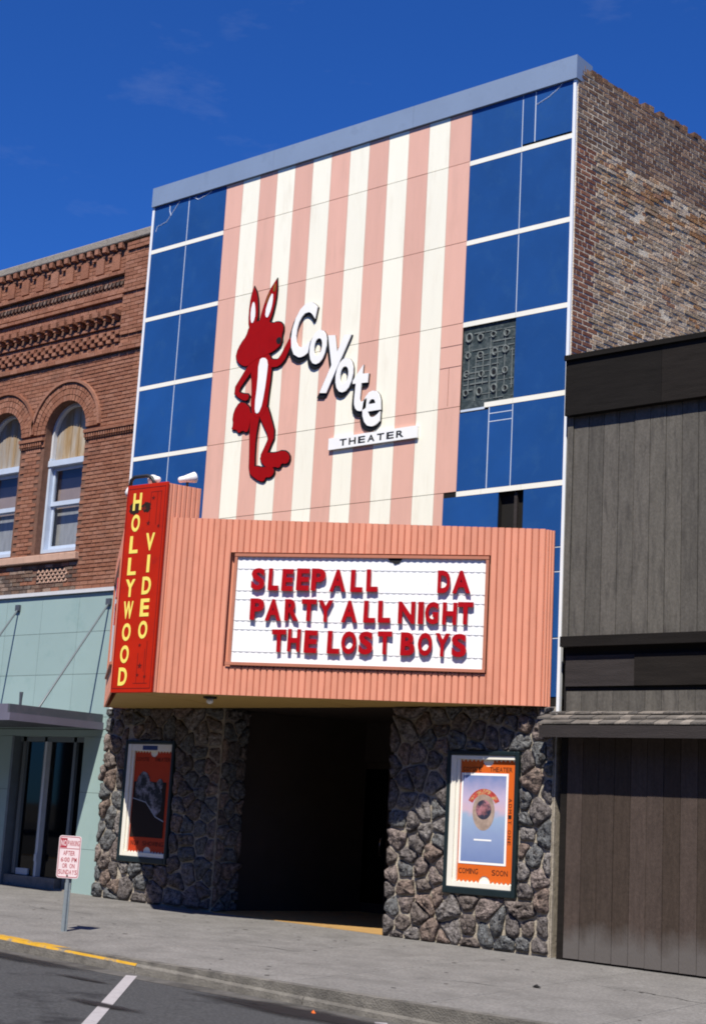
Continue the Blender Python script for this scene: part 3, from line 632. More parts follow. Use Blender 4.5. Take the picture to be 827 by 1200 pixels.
def poster_case(u0, u1, z0, z1, label, kind):
    t = thing('poster_case', label, 'poster case', ((u0+u1)/2, -.1, z0), 'poster cases on the stone piers')
    e = .055; wf = .085; wb = .022
    f = MB(); f.box(u0, u0+e, -.30, wf, z0, z1).box(u1-e, u1, -.30, wf, z0, z1).box(u0+e, u1-e, -.30, wf, z0, z0+.085).box(u0+e, u1-e, -.30, wf, z1-e, z1)
    f.build('case_frame', M['frame_dark'], t, bevel=.012)
    a, b, c, d = u0+e+.003, u1-e-.003, z0+.088, z1-e-.003
    hd = .10 if kind == 'left' else .045
    l = MB(); l.box(a, a+.072, wb, wf-.012, c, d).box(b-.012, b, wb, wf-.06, c, d).box(a+.072, b-.012, wb, wf-.02, c, c+.06).box(a+.072, b-.012, wb, wf-.02, d-hd, d)
    l.build('case_lining', M['case_white'], t, bevel=.006)
    l2 = MB(); l2.box(a+.076, a+.122, wb, wf-.035, c+.063, d-hd-.003).build('inner_stile', M['case_white'], t)
    MB().box(a, b, wb-.03, wb-.004, c, d).build('case_back', M['case_white'], t)
    o0, o1, p0, p1 = a+.125, b-.014, c+.062, d-hd-.003
    tk = MB().prism(ticket(o0, o1, p0, p1), wb-.003, wb+.004).build('ticket_card', M['orange' if kind == 'right' else 'orange_red_shaded'], t)
    w0, w1 = wb+.0045, wb+.006; tx = MB()
    word(tx, 'COYOTE', o0+.03, o0+.31, p1-.145, p1-.09, w0, w1, F0); word(tx, 'THEATER', o1-.38, o1-.05, p1-.145, p1-.09, w0, w1, F0)
    if kind == 'right':
        word(tx, 'COMING', o0+.02, o0+.31, p0+.10, p0+.165, w0, w1, F0); word(tx, 'SOON', o1-.30, o1-.07, p0+.10, p0+.165, w0, w1, F0)
        s = 'ADMIT ONE'; zz = p1-.46
        for ch in s:
            if ch != ' ': letter(tx, ch, o1-.088, o1-.042, zz-.050, zz-.004, w0, w1, F0, 0, rot=-math.pi/2)
            zz -= .066 if ch != ' ' else .05
    else:
        word(tx, 'NOW', o0+.05, o0+.22, p0+.10, p0+.165, w0, w1, F0); word(tx, 'SHOWING', o0+.30, o1-.06, p0+.10, p0+.165, w0, w1, F0)
    stuff(tx.build('ticket_lettering', M['print_black'], tk))
    if kind == 'right':
        q0, q1, s0, s1 = o0+.012, o1-.10, p0+.22, p1-.165
        ps = MB().box(q0, q1, wb+.005, wb+.008, s0, s1).build('poster_sheet', M['paperwhite'], t)
        bm_ = art_mat('poster_print_pastel', [(0, (.16, .22, .42)), (.30, (.24, .31, .50)), (.52, (.30, .40, .56)), (.60, (.58, .42, .50)), (.74, (.50, .42, .58)), (1, (.12, .20, .42))], s0, s1)
        MB().box(q0+.03, q1-.03, wb+.0085, wb+.0095, s0+.03, s1-.03).build('poster_print', bm_, ps)
        cu, cz = (q0+q1)/2, lerp(s0, s1, .58)
        el = [(cu+.165*math.cos(k*math.pi/14), cz+.235*math.sin(k*math.pi/14)) for k in range(28)]
        MB().prism(el, wb+.0096, wb+.0103).build('print_shape', mat('print_tan', (.36, .27, .22), .5, .3, .35, 14.), ps)
        el = [(cu+.115*math.cos(k*math.pi/12), cz+.02+.12*math.sin(k*math.pi/12)) for k in range(24)]
        MB().prism(el, wb+.0104, wb+.0109).build('print_shape', mat('print_mauve', (.30, .13, .15), .5, .3, .8, 11., dirt=(.03, .035, .06), dscale=7, dlo=.45, dhi=.55), ps)
        ar = circle(cu, cz+.02, .255, math.radians(25), math.radians(155), 14)+list(reversed(circle(cu, cz+.02, .185, math.radians(25), math.radians(155), 14)))
        MB().prism(ar, wb+.0104, wb+.0110).build('print_shape', mat('print_red', (.45, .06, .05), .5, .3, .4, 18., dirt=(.5, .36, .16), dscale=16, dlo=.52, dhi=.6), ps)
        MB().box(cu-.13, cu+.13, wb+.0096, wb+.0106, s0+.285, s0+.305).build('print_shape', M['paperwhite'], ps)
    else:
        q0, q1, s0, s1 = o0+.02, o1-.09, p0+.22, p1-.20
        ps = MB().box(q0, q1, wb+.005, wb+.008, s0, s1-.25).build('poster_sheet', M['print_black'], t)
        mg = mat('print_grey', (.20, .19, .22), .5, .3, .9, 9., dirt=(.015, .015, .02), dscale=8, dlo=.42, dhi=.55)
        for cx_, cz_, rx, rz in ((.20, .80, .16, .24), (.36, .70, .13, .20), (.50, .62, .14, .22), (.56, .86, .07, .08)):
            n = 18; MB().prism([(q0+cx_+rx*math.cos(2*math.pi*k/n)*(1+.15*noise.noise((k, cx_, 1.))), s0+cz_-.08+rz*math.sin(2*math.pi*k/n)*(1+.2*noise.noise((cx_, k*.7, 2.)))) for k in range(n)], wb+.0082, wb+.0090+cx_*.001).build('print_shape', mg, ps)
        MB().prism([(q0+.0, s0+.56), (q0+.30, s0+.50), (q0+.52, s0+.30), (q1, s0+.24), (q1, s0), (q0, s0)], wb+.0102, wb+.0110).build('print_shape', M['print_black'], ps)
        MB().prism([(q0+.0, s0+.57), (q0+.30, s0+.512), (q0+.52, s0+.31), (q1, s0+.25), (q1, s0+.235), (q0+.51, s0+.298), (q0+.29, s0+.502), (q0, s0+.56)], wb+.0108, wb+.0114).build('print_shape', mat('print_silver', (.35, .37, .42), .4, .4, .2), ps)
        MB().box((a+b)/2-.16, (a+b)/2+.16, wf-.0245, wf-.019, d-.085, d-.02).build('header_label', mat('header_blue', (.025, .05, .17), .5, .3, .3, 30.), t)
    return t
poster_case(*HR, 'poster case holding a pastel poster on an orange ticket card marked COMING SOON', 'right')
poster_case(*HL, 'poster case holding a black poster on a red ticket card marked NOW SHOWING', 'left')

# ------------------------------------------------------------------ marquee
marq = thing('marquee', 'peach ribbed wedge marquee with white letter board jutting over the entrance', 'marquee', (3.6, -1, 2.95))
ZB = 2.944
PA, PB_ = (3.44, -2.255), (7.90, -.135)          # right face
PL = (2.70, -2.39); PLb = (.22, -.30)             # left face
FM = Fr(PA[0], PA[1], PB_[0]-PA[0], PB_[1]-PA[1]); LM = math.hypot(PB_[0]-PA[0], PB_[1]-PA[1])
FLm = Fr(PLb[0], PLb[1], PL[0]-PLb[0], PL[1]-PLb[1]); LL = math.hypot(PL[0]-PLb[0], PL[1]-PLb[1])
def mtop(u): return lerp(5.255, 5.135, u/LM)
# core volume
i_ = .03
foot = [(.42, -.012), (PLb[0]+.03, PLb[1]+.05), (PL[0]+.06, PL[1]+.09), (PA[0]-.02, PA[1]+.06), (PB_[0]-.04, PB_[1]+.03), (7.92, -.012)]
MB().hexa([(x, y, ZB+.02) for x, y in foot], [(x, y, 5.05) for x, y in foot]).build('marquee_core', M['peach'], marq)
# soffit panels
sof = [[(.44, -.015), (.27, -.28), (2.73, -2.33), (2.95, -1.2), (2.4, -.015)], [(2.4, -.015), (2.95, -1.2), (2.73, -2.33), (3.43, -2.21), (5.2, -1.38), (4.9, -.015)], [(4.9, -.015), (5.2, -1.38), (7.85, -.13), (7.9, -.015)]]
for i, s_ in enumerate(sof):
    MB().hexa([(x, y, ZB+.006+.003*i) for x, y in s_], [(x, y, ZB+.019) for x, y in s_]).build('soffit_panel', M['soffit'], marq)
# ribs on the right face, interrupted by the letter board
BU0, BU1, BZ0, BZ1 = .862, 4.112, 3.365, 4.742
du0 = math.hypot(3.525-PA[0], -2.215-PA[1]); BU0 += du0; BU1 += du0
NR = 58; pitch = LM/NR
def ribbox(fr, a, b, z0, z1, w=.028):
    mb = MB(fr); n = b-a; prof = [(a+.0006, 0), (a+.004, w*.6), (a+.016, w), (b-.016, w), (b-.004, w*.6), (b-.0006, 0)]
    base = len(mb.v)
    for z in (z0, z1):
        for u, ww in prof: mb.v.append(fr.p(u, ww, z))
    for k in range(6): k2 = (k+1) % 6; mb.f.append((k, k2, 6+k2, 6+k))
    mb.f += [tuple(range(6)), tuple(range(11, 5, -1))]
    return mb
for k in range(NR):
    a, b = k*pitch, (k+1)*pitch; t = mtop((a+b)/2)
    if b > BU0-.02 and a < BU1+.02:
        ribbox(FM, a, b, ZB, BZ0-.055).build('rib', M['peach'], marq); ribbox(FM, a, b, BZ1+.055, t).build('rib', M['peach'], marq)
    else: ribbox(FM, a, b, ZB, t).build('rib', M['peach'], marq)
# short end return on the right
FE = Fr(PB_[0], PB_[1], 7.945-PB_[0], -.012-PB_[1]); LE = math.hypot(7.945-PB_[0], -.012-PB_[1])
for k in range(3): ribbox(FE, k*LE/3, (k+1)*LE/3, ZB+.002, 5.13).build('rib', M['peach'], marq)
# board frame
fb = MB(FM); e = .038
fb.box(BU0-e, BU1+e, -.01, .045, BZ1, BZ1+e).box(BU0-e-.03, BU1+e, -.01, .06, BZ0-e, BZ0).box(BU0-e, BU0, -.01, .04, BZ0, BZ1).box(BU1, BU1+e, -.01, .04, BZ0, BZ1)
fb.build('board_frame', M['peach_d'], marq)
dn = MB(FM)
for k in range(60): u = BU0+k*(BU1-BU0)/60; dn.box(u, u+.028, .0, .035, BZ0-e-.04, BZ0-e-.002)
stuff(dn.build('vent_teeth', M['peach_d'], marq))
cb = MB(FM); n = 300
for k in range(n+1):
    u = lerp(BU0, BU1, k/n); w = .012+.0035*math.cos(2*math.pi*(u-BU0)/.082)
    for z in (BZ0, BZ1): cb.v.append(FM.p(u, w, z))
for k in range(n): cb.f.append((2*k, 2*k+2, 2*k+3, 2*k+1))
cb.build('letter_board', M['board'], marq, True)
for z in (4.585, 4.30, 4.185, 3.91, 3.795, 3.51):
    MB(FM).box(BU0+.002, BU1-.002, .0165, .0185, z-.005, z+.005).build('letter_rail', M['rail'], marq)
MB(FM).prism([(BU0+2.0, 4.740), (BU0+2.02, 4.70), (BU0+2.06, 4.69), (BU0+2.08, 4.67), (BU0+2.14, 4.675), (BU0+2.17, 4.72), (BU0+2.18, 4.740)], .02, .024).build('board_gap', M['black'], marq)
# left face: ribs seen edge-on, its own board
LBU0, LBU1 = .55, LL-.25
for k in range(44):
    a, b = k*LL/44, (k+1)*LL/44; t = lerp(5.135, 5.0, 0)
    if b > LBU0 and a < LBU1: ribbox(FLm, a, b, ZB, BZ0-.055).build('rib', M['peach'], marq); ribbox(FLm, a, b, BZ1+.055, t).build('rib', M['peach'], marq)
    else: ribbox(FLm, a, b, ZB, t).build('rib', M['peach'], marq)
MB(FLm).box(LBU0, LBU1, -.005, .012, BZ0, BZ1).build('letter_board', M['board'], marq)
lf = MB(FLm); lf.box(LBU0-e, LBU1+e, -.01, .045, BZ1, BZ1+e).box(LBU0-e, LBU1+e, -.01, .06, BZ0-e, BZ0).box(LBU0-e, LBU0, -.01, .04, BZ0, BZ1).box(LBU1, LBU1+e, -.01, .04, BZ0, BZ1); lf.build('board_frame', M['peach_d'], marq)
FE2 = Fr(.42, -.012, PLb[0]-.42, PLb[1]+.012); LE2 = math.hypot(PLb[0]-.42, PLb[1]+.012)
MB(FE2).box(0, LE2, -.02, .0, ZB+.001, 5.13).build('end_board', M['peach'], marq)
# top deck
tp = [(.44, -.02), (PLb[0]+.02, PLb[1]), (PL[0]+.02, PL[1]+.03), (PA[0], PA[1]+.02), (PB_[0]-.02, PB_[1]), (7.92, -.02)]
MB().hexa([(x, y, 5.06) for x, y in tp], [(x, y, 5.12) for x, y in tp]).build('top_deck', M['roofing'], marq)
# nose column
ZN = 5.715; CB = [(2.66, -2.37), (3.385, -2.335), (3.53, -1.86), (2.60, -1.86)]
MB().hexa([(x, y, ZB+.01) for x, y in CB], [(x, y, ZN-.01) for x, y in CB]).build('nose_column', M['peach'], marq)
FC = Fr(CB[1][0], CB[1][1], CB[2][0]-CB[1][0], CB[2][1]-CB[1][1]); LC = math.hypot(CB[2][0]-CB[1][0], CB[2][1]-CB[1][1])
for k in range(7): ribbox(FC, k*LC/7, (k+1)*LC/7, ZB+.003, ZN, .022).build('rib', M['peach'], marq)
# letters on the right board
S_ = lambda x: BU0+(1.075-.862)+(x-128)*.00489
rows = [(4.300, 4.585, [('SLEEP', 'SLEEP', [(128, 165), (175, 203), (212, 243), (252, 287), (292, 330)]), ('ALL', 'ALL after SLEEP', [(342, 385), (398, 430), (440, 470)]), ('DA', 'DA', [(627, 660), (665, 712)])]),
        (3.912, 4.190, [('PARTY', 'PARTY', [(130, 168), (172, 215), (225, 262), (270, 310), (315, 355)]), ('ALL', 'ALL after PARTY', [(378, 420), (437, 468), (475, 507)]), ('NIGHT', 'NIGHT', [(528, 572), (580, 594), (598, 633), (643, 680), (682, 722)])]),
        (3.512, 3.800, [('THE', 'THE', [(195, 233), (238, 272), (283, 318)]), ('LOST', 'LOST', [(345, 378), (382, 422), (428, 465), (478, 515)]), ('BOYS', 'BOYS', [(538, 575), (583, 620), (627, 665), (670, 708)])])]
ordn = ['first', 'second', 'third', 'fourth', 'fifth']
for z0, z1, words in rows:
    for w_, lab, xs in words:
        for k, (ch, (a, b)) in enumerate(zip(w_, xs)):
            mb = MB(FM); dz = R.uniform(-.006, .006); letter(mb, ch, S_(a), S_(b), z0+dz, z1+dz, .032, .066, FM, .040, rot=R.uniform(-.02, .02))
            tag(mb.build('marquee_letter', M['redletter'], bevel=.004), 'red plastic letter %s, %s letter of %s, on the white marquee board' % (ch, ordn[k], lab), 'letter', 'red letters on the marquee')
for k, (z0, z1) in enumerate(((4.25, 4.53), (3.88, 4.16))):
    mb = MB(FLm); letter(mb, 'A' if k == 0 else 'T', LBU1-.32, LBU1-.06, z0, z1, .015, .05, FLm, .028)
    tag(mb.build('marquee_letter', M['redletter']), ['red letter seen edge-on, upper one beside the red vertical sign', 'red letter seen edge-on, lower one beside the red vertical sign'][k], 'letter', 'red letters on the marquee')

# ------------------------------------------------------------------ vertical HOLLYWOOD VIDEO sign
FS = Fr(2.69, -2.405, .735, .035); LS = .735
vsn = thing('vertical_sign', 'tall red sign with yellow vertical HOLLYWOOD VIDEO lettering on the marquee nose', 'sign', (3.05, -2.4, ZB))
pn = MB(FS).box(0, LS, -.03, .012, ZB-.01, ZN+.01).build('sign_panel', M['redsign'], vsn, bevel=.006)
zy = lambda y: 5.715-(y-150)*.002954
def col(s, u0, u1, y0, name):
    for k, ch in enumerate(s):
        mb = MB(FS); d = .055 if ch == 'I' else 0; yy = y0+k*99.3; wd = .01 if ch in 'WY' else 0
        letter(mb, ch, u0+d-wd, u1-d+wd, zy(yy+80), zy(yy), .0125, .016, FS, .03); mb.build('painted_letter', M['yellow'], vsn)
col('HOLLYWOOD', .13, .285, 186, 'h'); col('VIDEO', .425, .585, 377, 'v')
ln = MB(FS)
for (u0, u1, z0, z1) in ((.02, .715, 5.665, 5.673), (.02, .715, 2.985, 2.993), (.02, .028, 2.985, 5.67), (.707, .715, 2.985, 5.67), (.45, .457, 5.15, 5.60), (.57, .577, 5.15, 5.60), (.45, .65, 5.60, 5.607), (.64, .647, 5.1, 5.60), (.45, .457, 3.05, 3.45), (.57, .577, 3.2, 3.5), (.40, .66, 3.05, 3.057), (.60, .607, 3.05, 3.6)):
    ln.box(u0, u1, .0122, .0135, z0, z1)
ln.build('painted_border', M['redline'], vsn)
for (cu, cz, r_) in ((.50, 5.52, .035), (.44, 5.18, .04), (.63, 5.13, .03), (.47, 3.55, .03), (.50, 3.28, .045), (.47, 3.16, .03), (.60, 3.14, .03)):
    MB(FS).prism([(cu+(r_ if i % 2 == 0 else r_*.42)*math.sin(i*math.pi/5), cz+(r_ if i % 2 == 0 else r_*.42)*math.cos(i*math.pi/5)) for i in range(10)], .0122, .0138).build('painted_star', M['redline'], vsn)
for cu, cz, ru, rz in ((.16, 5.40, .10, .085), (.38, 5.40, .085, .075)):
    MB(FS).prism([(cu+ru*math.cos(k*math.pi/12)*(1+.5*noise.noise((k*.8, cu*9, 1.))), cz+rz*math.sin(k*math.pi/12)*(1+.5*noise.noise((k*.8, cu*7, 5.)))) for k in range(24)], .0121, .0128).build('dark_patch', mat('dark_patch_paint', (.02, .012, .008), .7, .2, .5, 20., dirt=(.14, .012, .006), dscale=14, dlo=.55, dhi=.66), vsn)  # ragged dark patches near the top of the sign

# ------------------------------------------------------------------ flood lamps on the column, soffit bulb
def flood(p, aim, label, white=True, arm=True):
    t = thing('flood_lamp', label, 'lamp', p, 'flood lamps on top of the marquee nose'); p = Vector(p); a = Vector(aim).normalized()
    MB().tube([p, p+Vector((0, 0, .10))], .018, 8).build('stem', M['lampblack'], t, True)
    c = p+Vector((0, 0, .13)); path = [c-a*.13, c-a*.11, c-a*.05, c+a*.03, c+a*.09, c+a*.11]
    MB().tube(path, [.022, .04, .045, .062, .075, .075], 16).build('housing', M['bulb'] if white else M['lampblack'], t, True)
    MB().tube([c+a*.108, c+a*.125, c+a*.135], [.07, .05, .008], 16).build('lens', M['bulb'], t, True)
    return t
flood((3.40, -2.0, 5.715), (.5, .7, .25), 'white flood lamp tilted up toward the facade above the ribbed column side')
flood((2.93, -2.15, 5.715), (-.7, .3, .1), 'small white flood lamp behind the top edge of the red sign')
bk = thing('flood_lamp', 'white bulb hanging from a black arched bracket over the left of the red sign', 'lamp', (2.70, -2.25, 5.715), 'flood lamps on top of the marquee nose')
MB().tube([(3.02, -2.2, 5.72), (2.93, -2.22, 5.86), (2.86, -2.23, 5.89), (2.62, -2.25, 5.89), (2.56, -2.25, 5.85), (2.55, -2.25, 5.74)], .026, 8).build('bracket', M['lampblack'], bk, True)
MB().tube([(2.55, -2.25, 5.76), (2.55, -2.25, 5.73), (2.55, -2.25, 5.68), (2.55, -2.25, 5.63), (2.55, -2.25, 5.61)], [.03, .05, .068, .05, .01], 12).build('bulb', M['bulb'], bk, True)
sb = thing('soffit_lamp', 'small round lamp in the tan soffit under the marquee', 'lamp', (3.75, -1.62, 2.944))
MB().tube([(3.75, -1.62, 2.95), (3.75, -1.62, 2.925)], .09, 14).build('rim', M['lampblack'], sb)
MB().tube([(3.75, -1.62, 2.925), (3.75, -1.62, 2.90), (3.75, -1.62, 2.87), (3.75, -1.62, 2.855)], [.035, .05, .042, .01], 12).build('bulb', M['bulb'], sb, True)

# ------------------------------------------------------------------ wall signs: generic animal cut-out, name letters, THEATER board
def grow(P, d):
    A = sum(P[i][0]*P[(i+1) % len(P)][1]-P[(i+1) % len(P)][0]*P[i][1] for i in range(len(P))); sg = 1 if A > 0 else -1; out = []
    for i in range(len(P)):
        a, b, c = P[i-1], P[i], P[(i+1) % len(P)]
        n1 = Vector((b[1]-a[1], a[0]-b[0])).normalized(); n2 = Vector((c[1]-b[1], b[0]-c[0])).normalized(); nn = n1+n2
        nn = nn.normalized()*min(2., 1/max(.4, nn.length/2)) if nn.length > 1e-4 else n1
        out.append((b[0]+nn.x*d*sg, b[1]+nn.y*d*sg))
    return out
def smooth_poly(P, keep=()):
    out = []
    for i in range(len(P)):
        a, b, c = P[i-1], P[i], P[(i+1) % len(P)]
        if i in keep: out.append(b)
        else: out += [(lerp(b[0], a[0], .28), lerp(b[1], a[1], .28)), (lerp(b[0], c[0], .28), lerp(b[1], c[1], .28))]
    return out
coy = thing('animal_cutout', 'flat red standing coyote silhouette with white chest on the striped facade', 'wall sign', (2.8, -.05, 6.25))
def stroke(P, rads):
    L_, R_ = [], []
    for i in range(len(P)):
        a, b = Vector(P[max(i-1, 0)]), Vector(P[min(i+1, len(P)-1)]); d = (b-a).normalized(); n = Vector((-d.y, d.x))*rads[i]; L_.append((P[i][0]+n.x, P[i][1]+n.y)); R_.append((P[i][0]-n.x, P[i][1]-n.y))
    return L_+R_[::-1]
pieces = [
    smooth_poly([(2.60, 7.40), (2.40, 7.57), (2.27, 7.50), (2.21, 7.34), (2.24, 7.22), (2.21, 7.14), (2.32, 7.13), (2.36, 7.06), (2.44, 7.11), (2.53, 7.05), (2.58, 7.14)]),
    smooth_poly(stroke([(2.70, 7.42), (2.66, 7.10), (2.665, 6.80), (2.69, 6.40)], [.10, .075, .05, .055])),
    smooth_poly(stroke([(2.80, 7.42), (2.93, 7.18), (3.05, 6.94), (2.98, 6.80), (2.88, 6.60)], [.10, .085, .06, .045, .06])),
    smooth_poly([(2.63, 6.50), (2.76, 6.52), (2.92, 6.47), (3.05, 6.50), (3.13, 6.44), (3.14, 6.36), (3.06, 6.31), (2.98, 6.33), (2.95, 6.26), (2.86, 6.28), (2.80, 6.31), (2.66, 6.40)]),
    smooth_poly([(2.83, 6.66), (2.96, 6.70), (3.14, 6.67), (3.30, 6.70), (3.42, 6.62), (3.43, 6.52), (3.36, 6.48), (3.28, 6.51), (3.24, 6.43), (3.14, 6.47), (3.06, 6.44), (2.90, 6.52)]),
    smooth_poly([(2.60, 8.26), (2.80, 8.30), (2.94, 8.16), (2.95, 7.90), (2.92, 7.60), (2.91, 7.38), (2.80, 7.26), (2.66, 7.28), (2.58, 7.42), (2.58, 7.75), (2.52, 8.05)]),
    smooth_poly(stroke([(2.60, 8.16), (2.40, 7.94), (2.23, 7.74), (2.36, 7.64), (2.52, 7.60)], [.075, .055, .055, .045, .055])),
    smooth_poly(stroke([(2.84, 8.12), (3.02, 8.05), (3.14, 8.09), (3.24, 8.26), (3.33, 8.42)], [.055, .06, .06, .05, .04])),
    smooth_poly([(2.42, 8.72), (2.40, 8.95), (2.42, 9.22), (2.47, 9.36), (2.545, 9.24), (2.585, 9.0), (2.59, 8.8), (2.50, 8.66)], (3,)),
    smooth_poly([(2.62, 8.72), (2.68, 8.95), (2.78, 9.22), (2.93, 9.40), (2.95, 9.20), (2.92, 8.95), (2.85, 8.74), (2.74, 8.64)], (3,)),
    smooth_poly([(2.43, 8.74), (2.60, 8.80), (2.78, 8.79), (2.90, 8.70), (3.00, 8.72), (3.10, 8.68), (3.14, 8.58), (3.11, 8.48), (3.12, 8.36), (3.04, 8.29), (2.90, 8.24), (2.76, 8.22), (2.56, 8.17), (2.46, 8.10), (2.33, 8.13), (2.21, 8.23), (2.19, 8.34), (2.28, 8.50), (2.38, 8.58)])]
bb_, rf_ = MB(), MB()
for k, P in enumerate(pieces):
    bb_.prism(grow(P, .017), .012, .026+.0004*k); rf_.prism(P, .0306, .036+.0005*k)
bb_.build('backing_board', M['black'], coy); rf_.build('red_face', M['coyred'], coy)
def patch(P, m, name, w=.0440): MB().prism(smooth_poly(P), .0415, w).build(name, m, coy)
patch([(2.45, 9.08), (2.50, 9.14), (2.54, 8.98), (2.54, 8.84), (2.48, 8.76), (2.44, 8.88)], M['paperwhite'], 'white_ear')
patch([(2.74, 8.90), (2.80, 9.10), (2.88, 9.22), (2.89, 9.04), (2.84, 8.86), (2.78, 8.80)], M['paperwhite'], 'white_ear')
patch([(2.68, 8.16), (2.78, 8.20), (2.88, 8.12), (2.87, 7.9), (2.84, 7.6), (2.79, 7.36), (2.70, 7.31), (2.66, 7.44), (2.69, 7.8)], M['paperwhite'], 'white_chest')
patch([(3.00, 8.42), (3.05, 8.47), (3.11, 8.45), (3.12, 8.38), (3.06, 8.34)], M['black'], 'nose')
patch([(2.86, 9.24), (2.92, 9.375), (2.935, 9.24), (2.91, 9.20)], M['rust'], 'flaked_tip')
patch([(2.74, 9.06), (2.80, 9.22), (2.83, 9.22), (2.77, 9.04)], M['rust'], 'flaked_tip')
# Coyote lettering, one mesh for each white face with its black drop block
nm = thing('name_lettering', 'white cut-out letters spelling Coyote in a falling diagonal with black edges', 'sign', (4.2, -.05, 6.8))
for ch, u0, u1, z0, z1, rot in (('C', 3.33, 3.74, 8.08, 8.92, -.20), ('o', 3.70, 4.02, 7.92, 8.44, -.10), ('y', 3.98, 4.42, 7.44, 8.30, -.14), ('o', 4.23, 4.55, 7.42, 7.93, -.08), ('t', 4.55, 4.84, 7.10, 7.78, -.06), ('e', 4.76, 5.09, 6.85, 7.37, .0)):
    b_ = MB()
    for k in range(4): letter(b_, ch, u0-.022-.013*k, u1+.004-.013*k, z0-.022-.015*k, z1+.006-.015*k, .010, .030+.0007*(3-k), F0, .022, rot)
    bk_ = b_.build('letter_block', M['black'], nm)
    f_ = MB(); letter(f_, ch, u0, u1, z0, z1, .034, .052, F0, .022, rot); f_.build('letter_face', M['paperwhite'], nm)
tb = thing('theater_board', 'small white board reading THEATER in black below the diagonal letters', 'sign', (4.95, -.04, 6.6))
MB().box(4.17, 5.745, .010, .05, 6.595, 6.765).build('board', M['paperwhite'], tb)
for k, ch in enumerate('THEATER'):
    mb = MB(); a = 4.38+k*.168; letter(mb, ch, a, a+.125, 6.632, 6.728, .0505, .0535, F0, .018); mb.build('painted_letter', M['black'], tb)

# ------------------------------------------------------------------ left neighbour: brick building over teal shopfront
brick = thing('brick_building', 'two storey red brick building with arched windows over a teal shopfront', 'building', (-4, 3, 0))
YB = .10; FB = Fr(0, YB, 1, 0); XL = -9.0; NWIN = [-1.84, -3.53, -5.22, -6.91]
OR, IR, ZA = .86, .525, 7.65; WZ0 = 5.56
wall = MB(FB); xs_prev = -.02
edges = []
for c in NWIN:
    wall.box(c+IR, xs_prev, -.35, 0, WZ0, 8.6); xs_prev = c-IR
    n = 16; pa = [(c+IR*math.cos(math.pi*k/n), ZA+IR*math.sin(math.pi*k/n)) for k in range(n+1)]
    for k in range(n):
        (xa, za), (xb, zb2) = pa[k], pa[k+1]
        wall.prism([(xb, zb2), (xa, za), (xa, 8.6), (xb, 8.6)], -.35, 0)
wall.box(XL, xs_prev, -.35, 0, WZ0, 8.6).box(XL, -.02, -.35, 0, 4.80, WZ0).box(XL, -.02, -.35, 0, 8.6, 10.8)
fw = wall.build('front_wall', M['mortar_l'], brick)
MB().hexa([(XL, YB+.34, 0), (-.02, YB+.34, 0), (-.02, 12, 0), (XL, 12, 0)], [(XL, YB+.34, 10.4), (-.02, YB+.34, 10.4), (-.02, 12, 10.4), (XL, 12, 10.4)])
MB(FB).box(XL, -.02, -12, -.36, 10.2, 10.4).build('roof', M['roofing'], brick)
MB(FB).box(XL, -.02, -1.6, -1.5, 0, 10.2).build('back_partition', M['dark'], brick)
def bkeep(u, z, a, b, z0, z1):
    for c in NWIN:
        if c-IR-.0 < b and a < c+IR+.0 and z < ZA and z > 5.36: return False
        if math.hypot(u-c, max(z-ZA, 0)) < OR-.03 and z > ZA-.03: return False
    if 7.42 < z < 7.585 and any(abs(u-(c)) > IR for c in NWIN): return False
    if z > 8.86: return False
    if 5.36 < z < 5.53 and u < -1.2: return False
    if 5.03 < z < 5.31 and -2.25 < u < -1.45: return False
    return True
def bpick(u, z, rr):
    if z < 5.36 and u < -1.25: return ('brick_worn' if rr.random() < .8 else 'brick_l'), rr.uniform(-.003, .004)
    return 'brick_l', rr.uniform(-.003, .003)
bl2 = lay_bricks(FB, XL, -.03, 4.90, 8.86, bkeep, bpick, seed=8)
realise(bl2, FB, fw, 300, pref=lambda b: -3.2 < b[0] and b[1] < -.1 and b[2] > 5.0)
# corner pier bricks and cornice
cn = lay_bricks(FB, -.62, -.03, 8.86, 10.76, lambda *a: True, lambda u, z, rr: ('brick_l', .05+rr.uniform(-.003, .003) - (.03 if any(abs(z-q) < .03 for q in (10.6, 10.5, 9.83, 9.1, 9.0)) else 0)), seed=3)
realise(cn, FB, fw, 0)
def in_rows(z0, z1, w, seed):
    return lay_bricks(FB, XL, -.625, z0, z1, lambda *a: True, lambda u, z, rr: ('brick_l', w-.012+rr.uniform(-.002, .002)), seed=seed)
co = MB(FB)
realise(in_rows(9.59, 9.80, .02, 31)+in_rows(9.94, 10.03, .02, 32)+in_rows(10.12, 10.22, .02, 33)+in_rows(10.30, 10.68, .012, 34)+in_rows(8.95, 9.03, .014, 35)+in_rows(9.24, 9.31, .02, 36), FB, fw, 0)
for (z0, z1, w) in ((10.225, 10.285, .075), (9.80, 9.855, .07), (9.885, 9.935, .05), (9.315, 9.36, .055), (8.865, 8.93, .06)):
    u = XL
    while u < -.63:
        l = min(.205, -.626-u); MB  # ledge courses, brick by brick
        co.box(u, u+l-.008, -.002, w+R.uniform(-.003, .003), z0, z1); u += .205
stuff(co.build('ledge_course', M['brick_l'], fw))
dt = MB(FB); u = -.72
while u > XL:
    MB(FB).box(u-.09, u, -.002, .10, 10.685, 10.775).build('dentil', M['brick_l'], fw); u -= .20
tt = 0; u = -.80
while u > XL:                                   # stepped corbels under the dentils
    c_ = MB(FB); c_.box(u-.20, u, -.002, .045, 10.33, 10.615).box(u-.30, u-.202, -.002, .06, 10.58, 10.615); c_.build('corbel', M['brick_l'], fw); u -= .40
sw_ = MB(FB); u = -.66
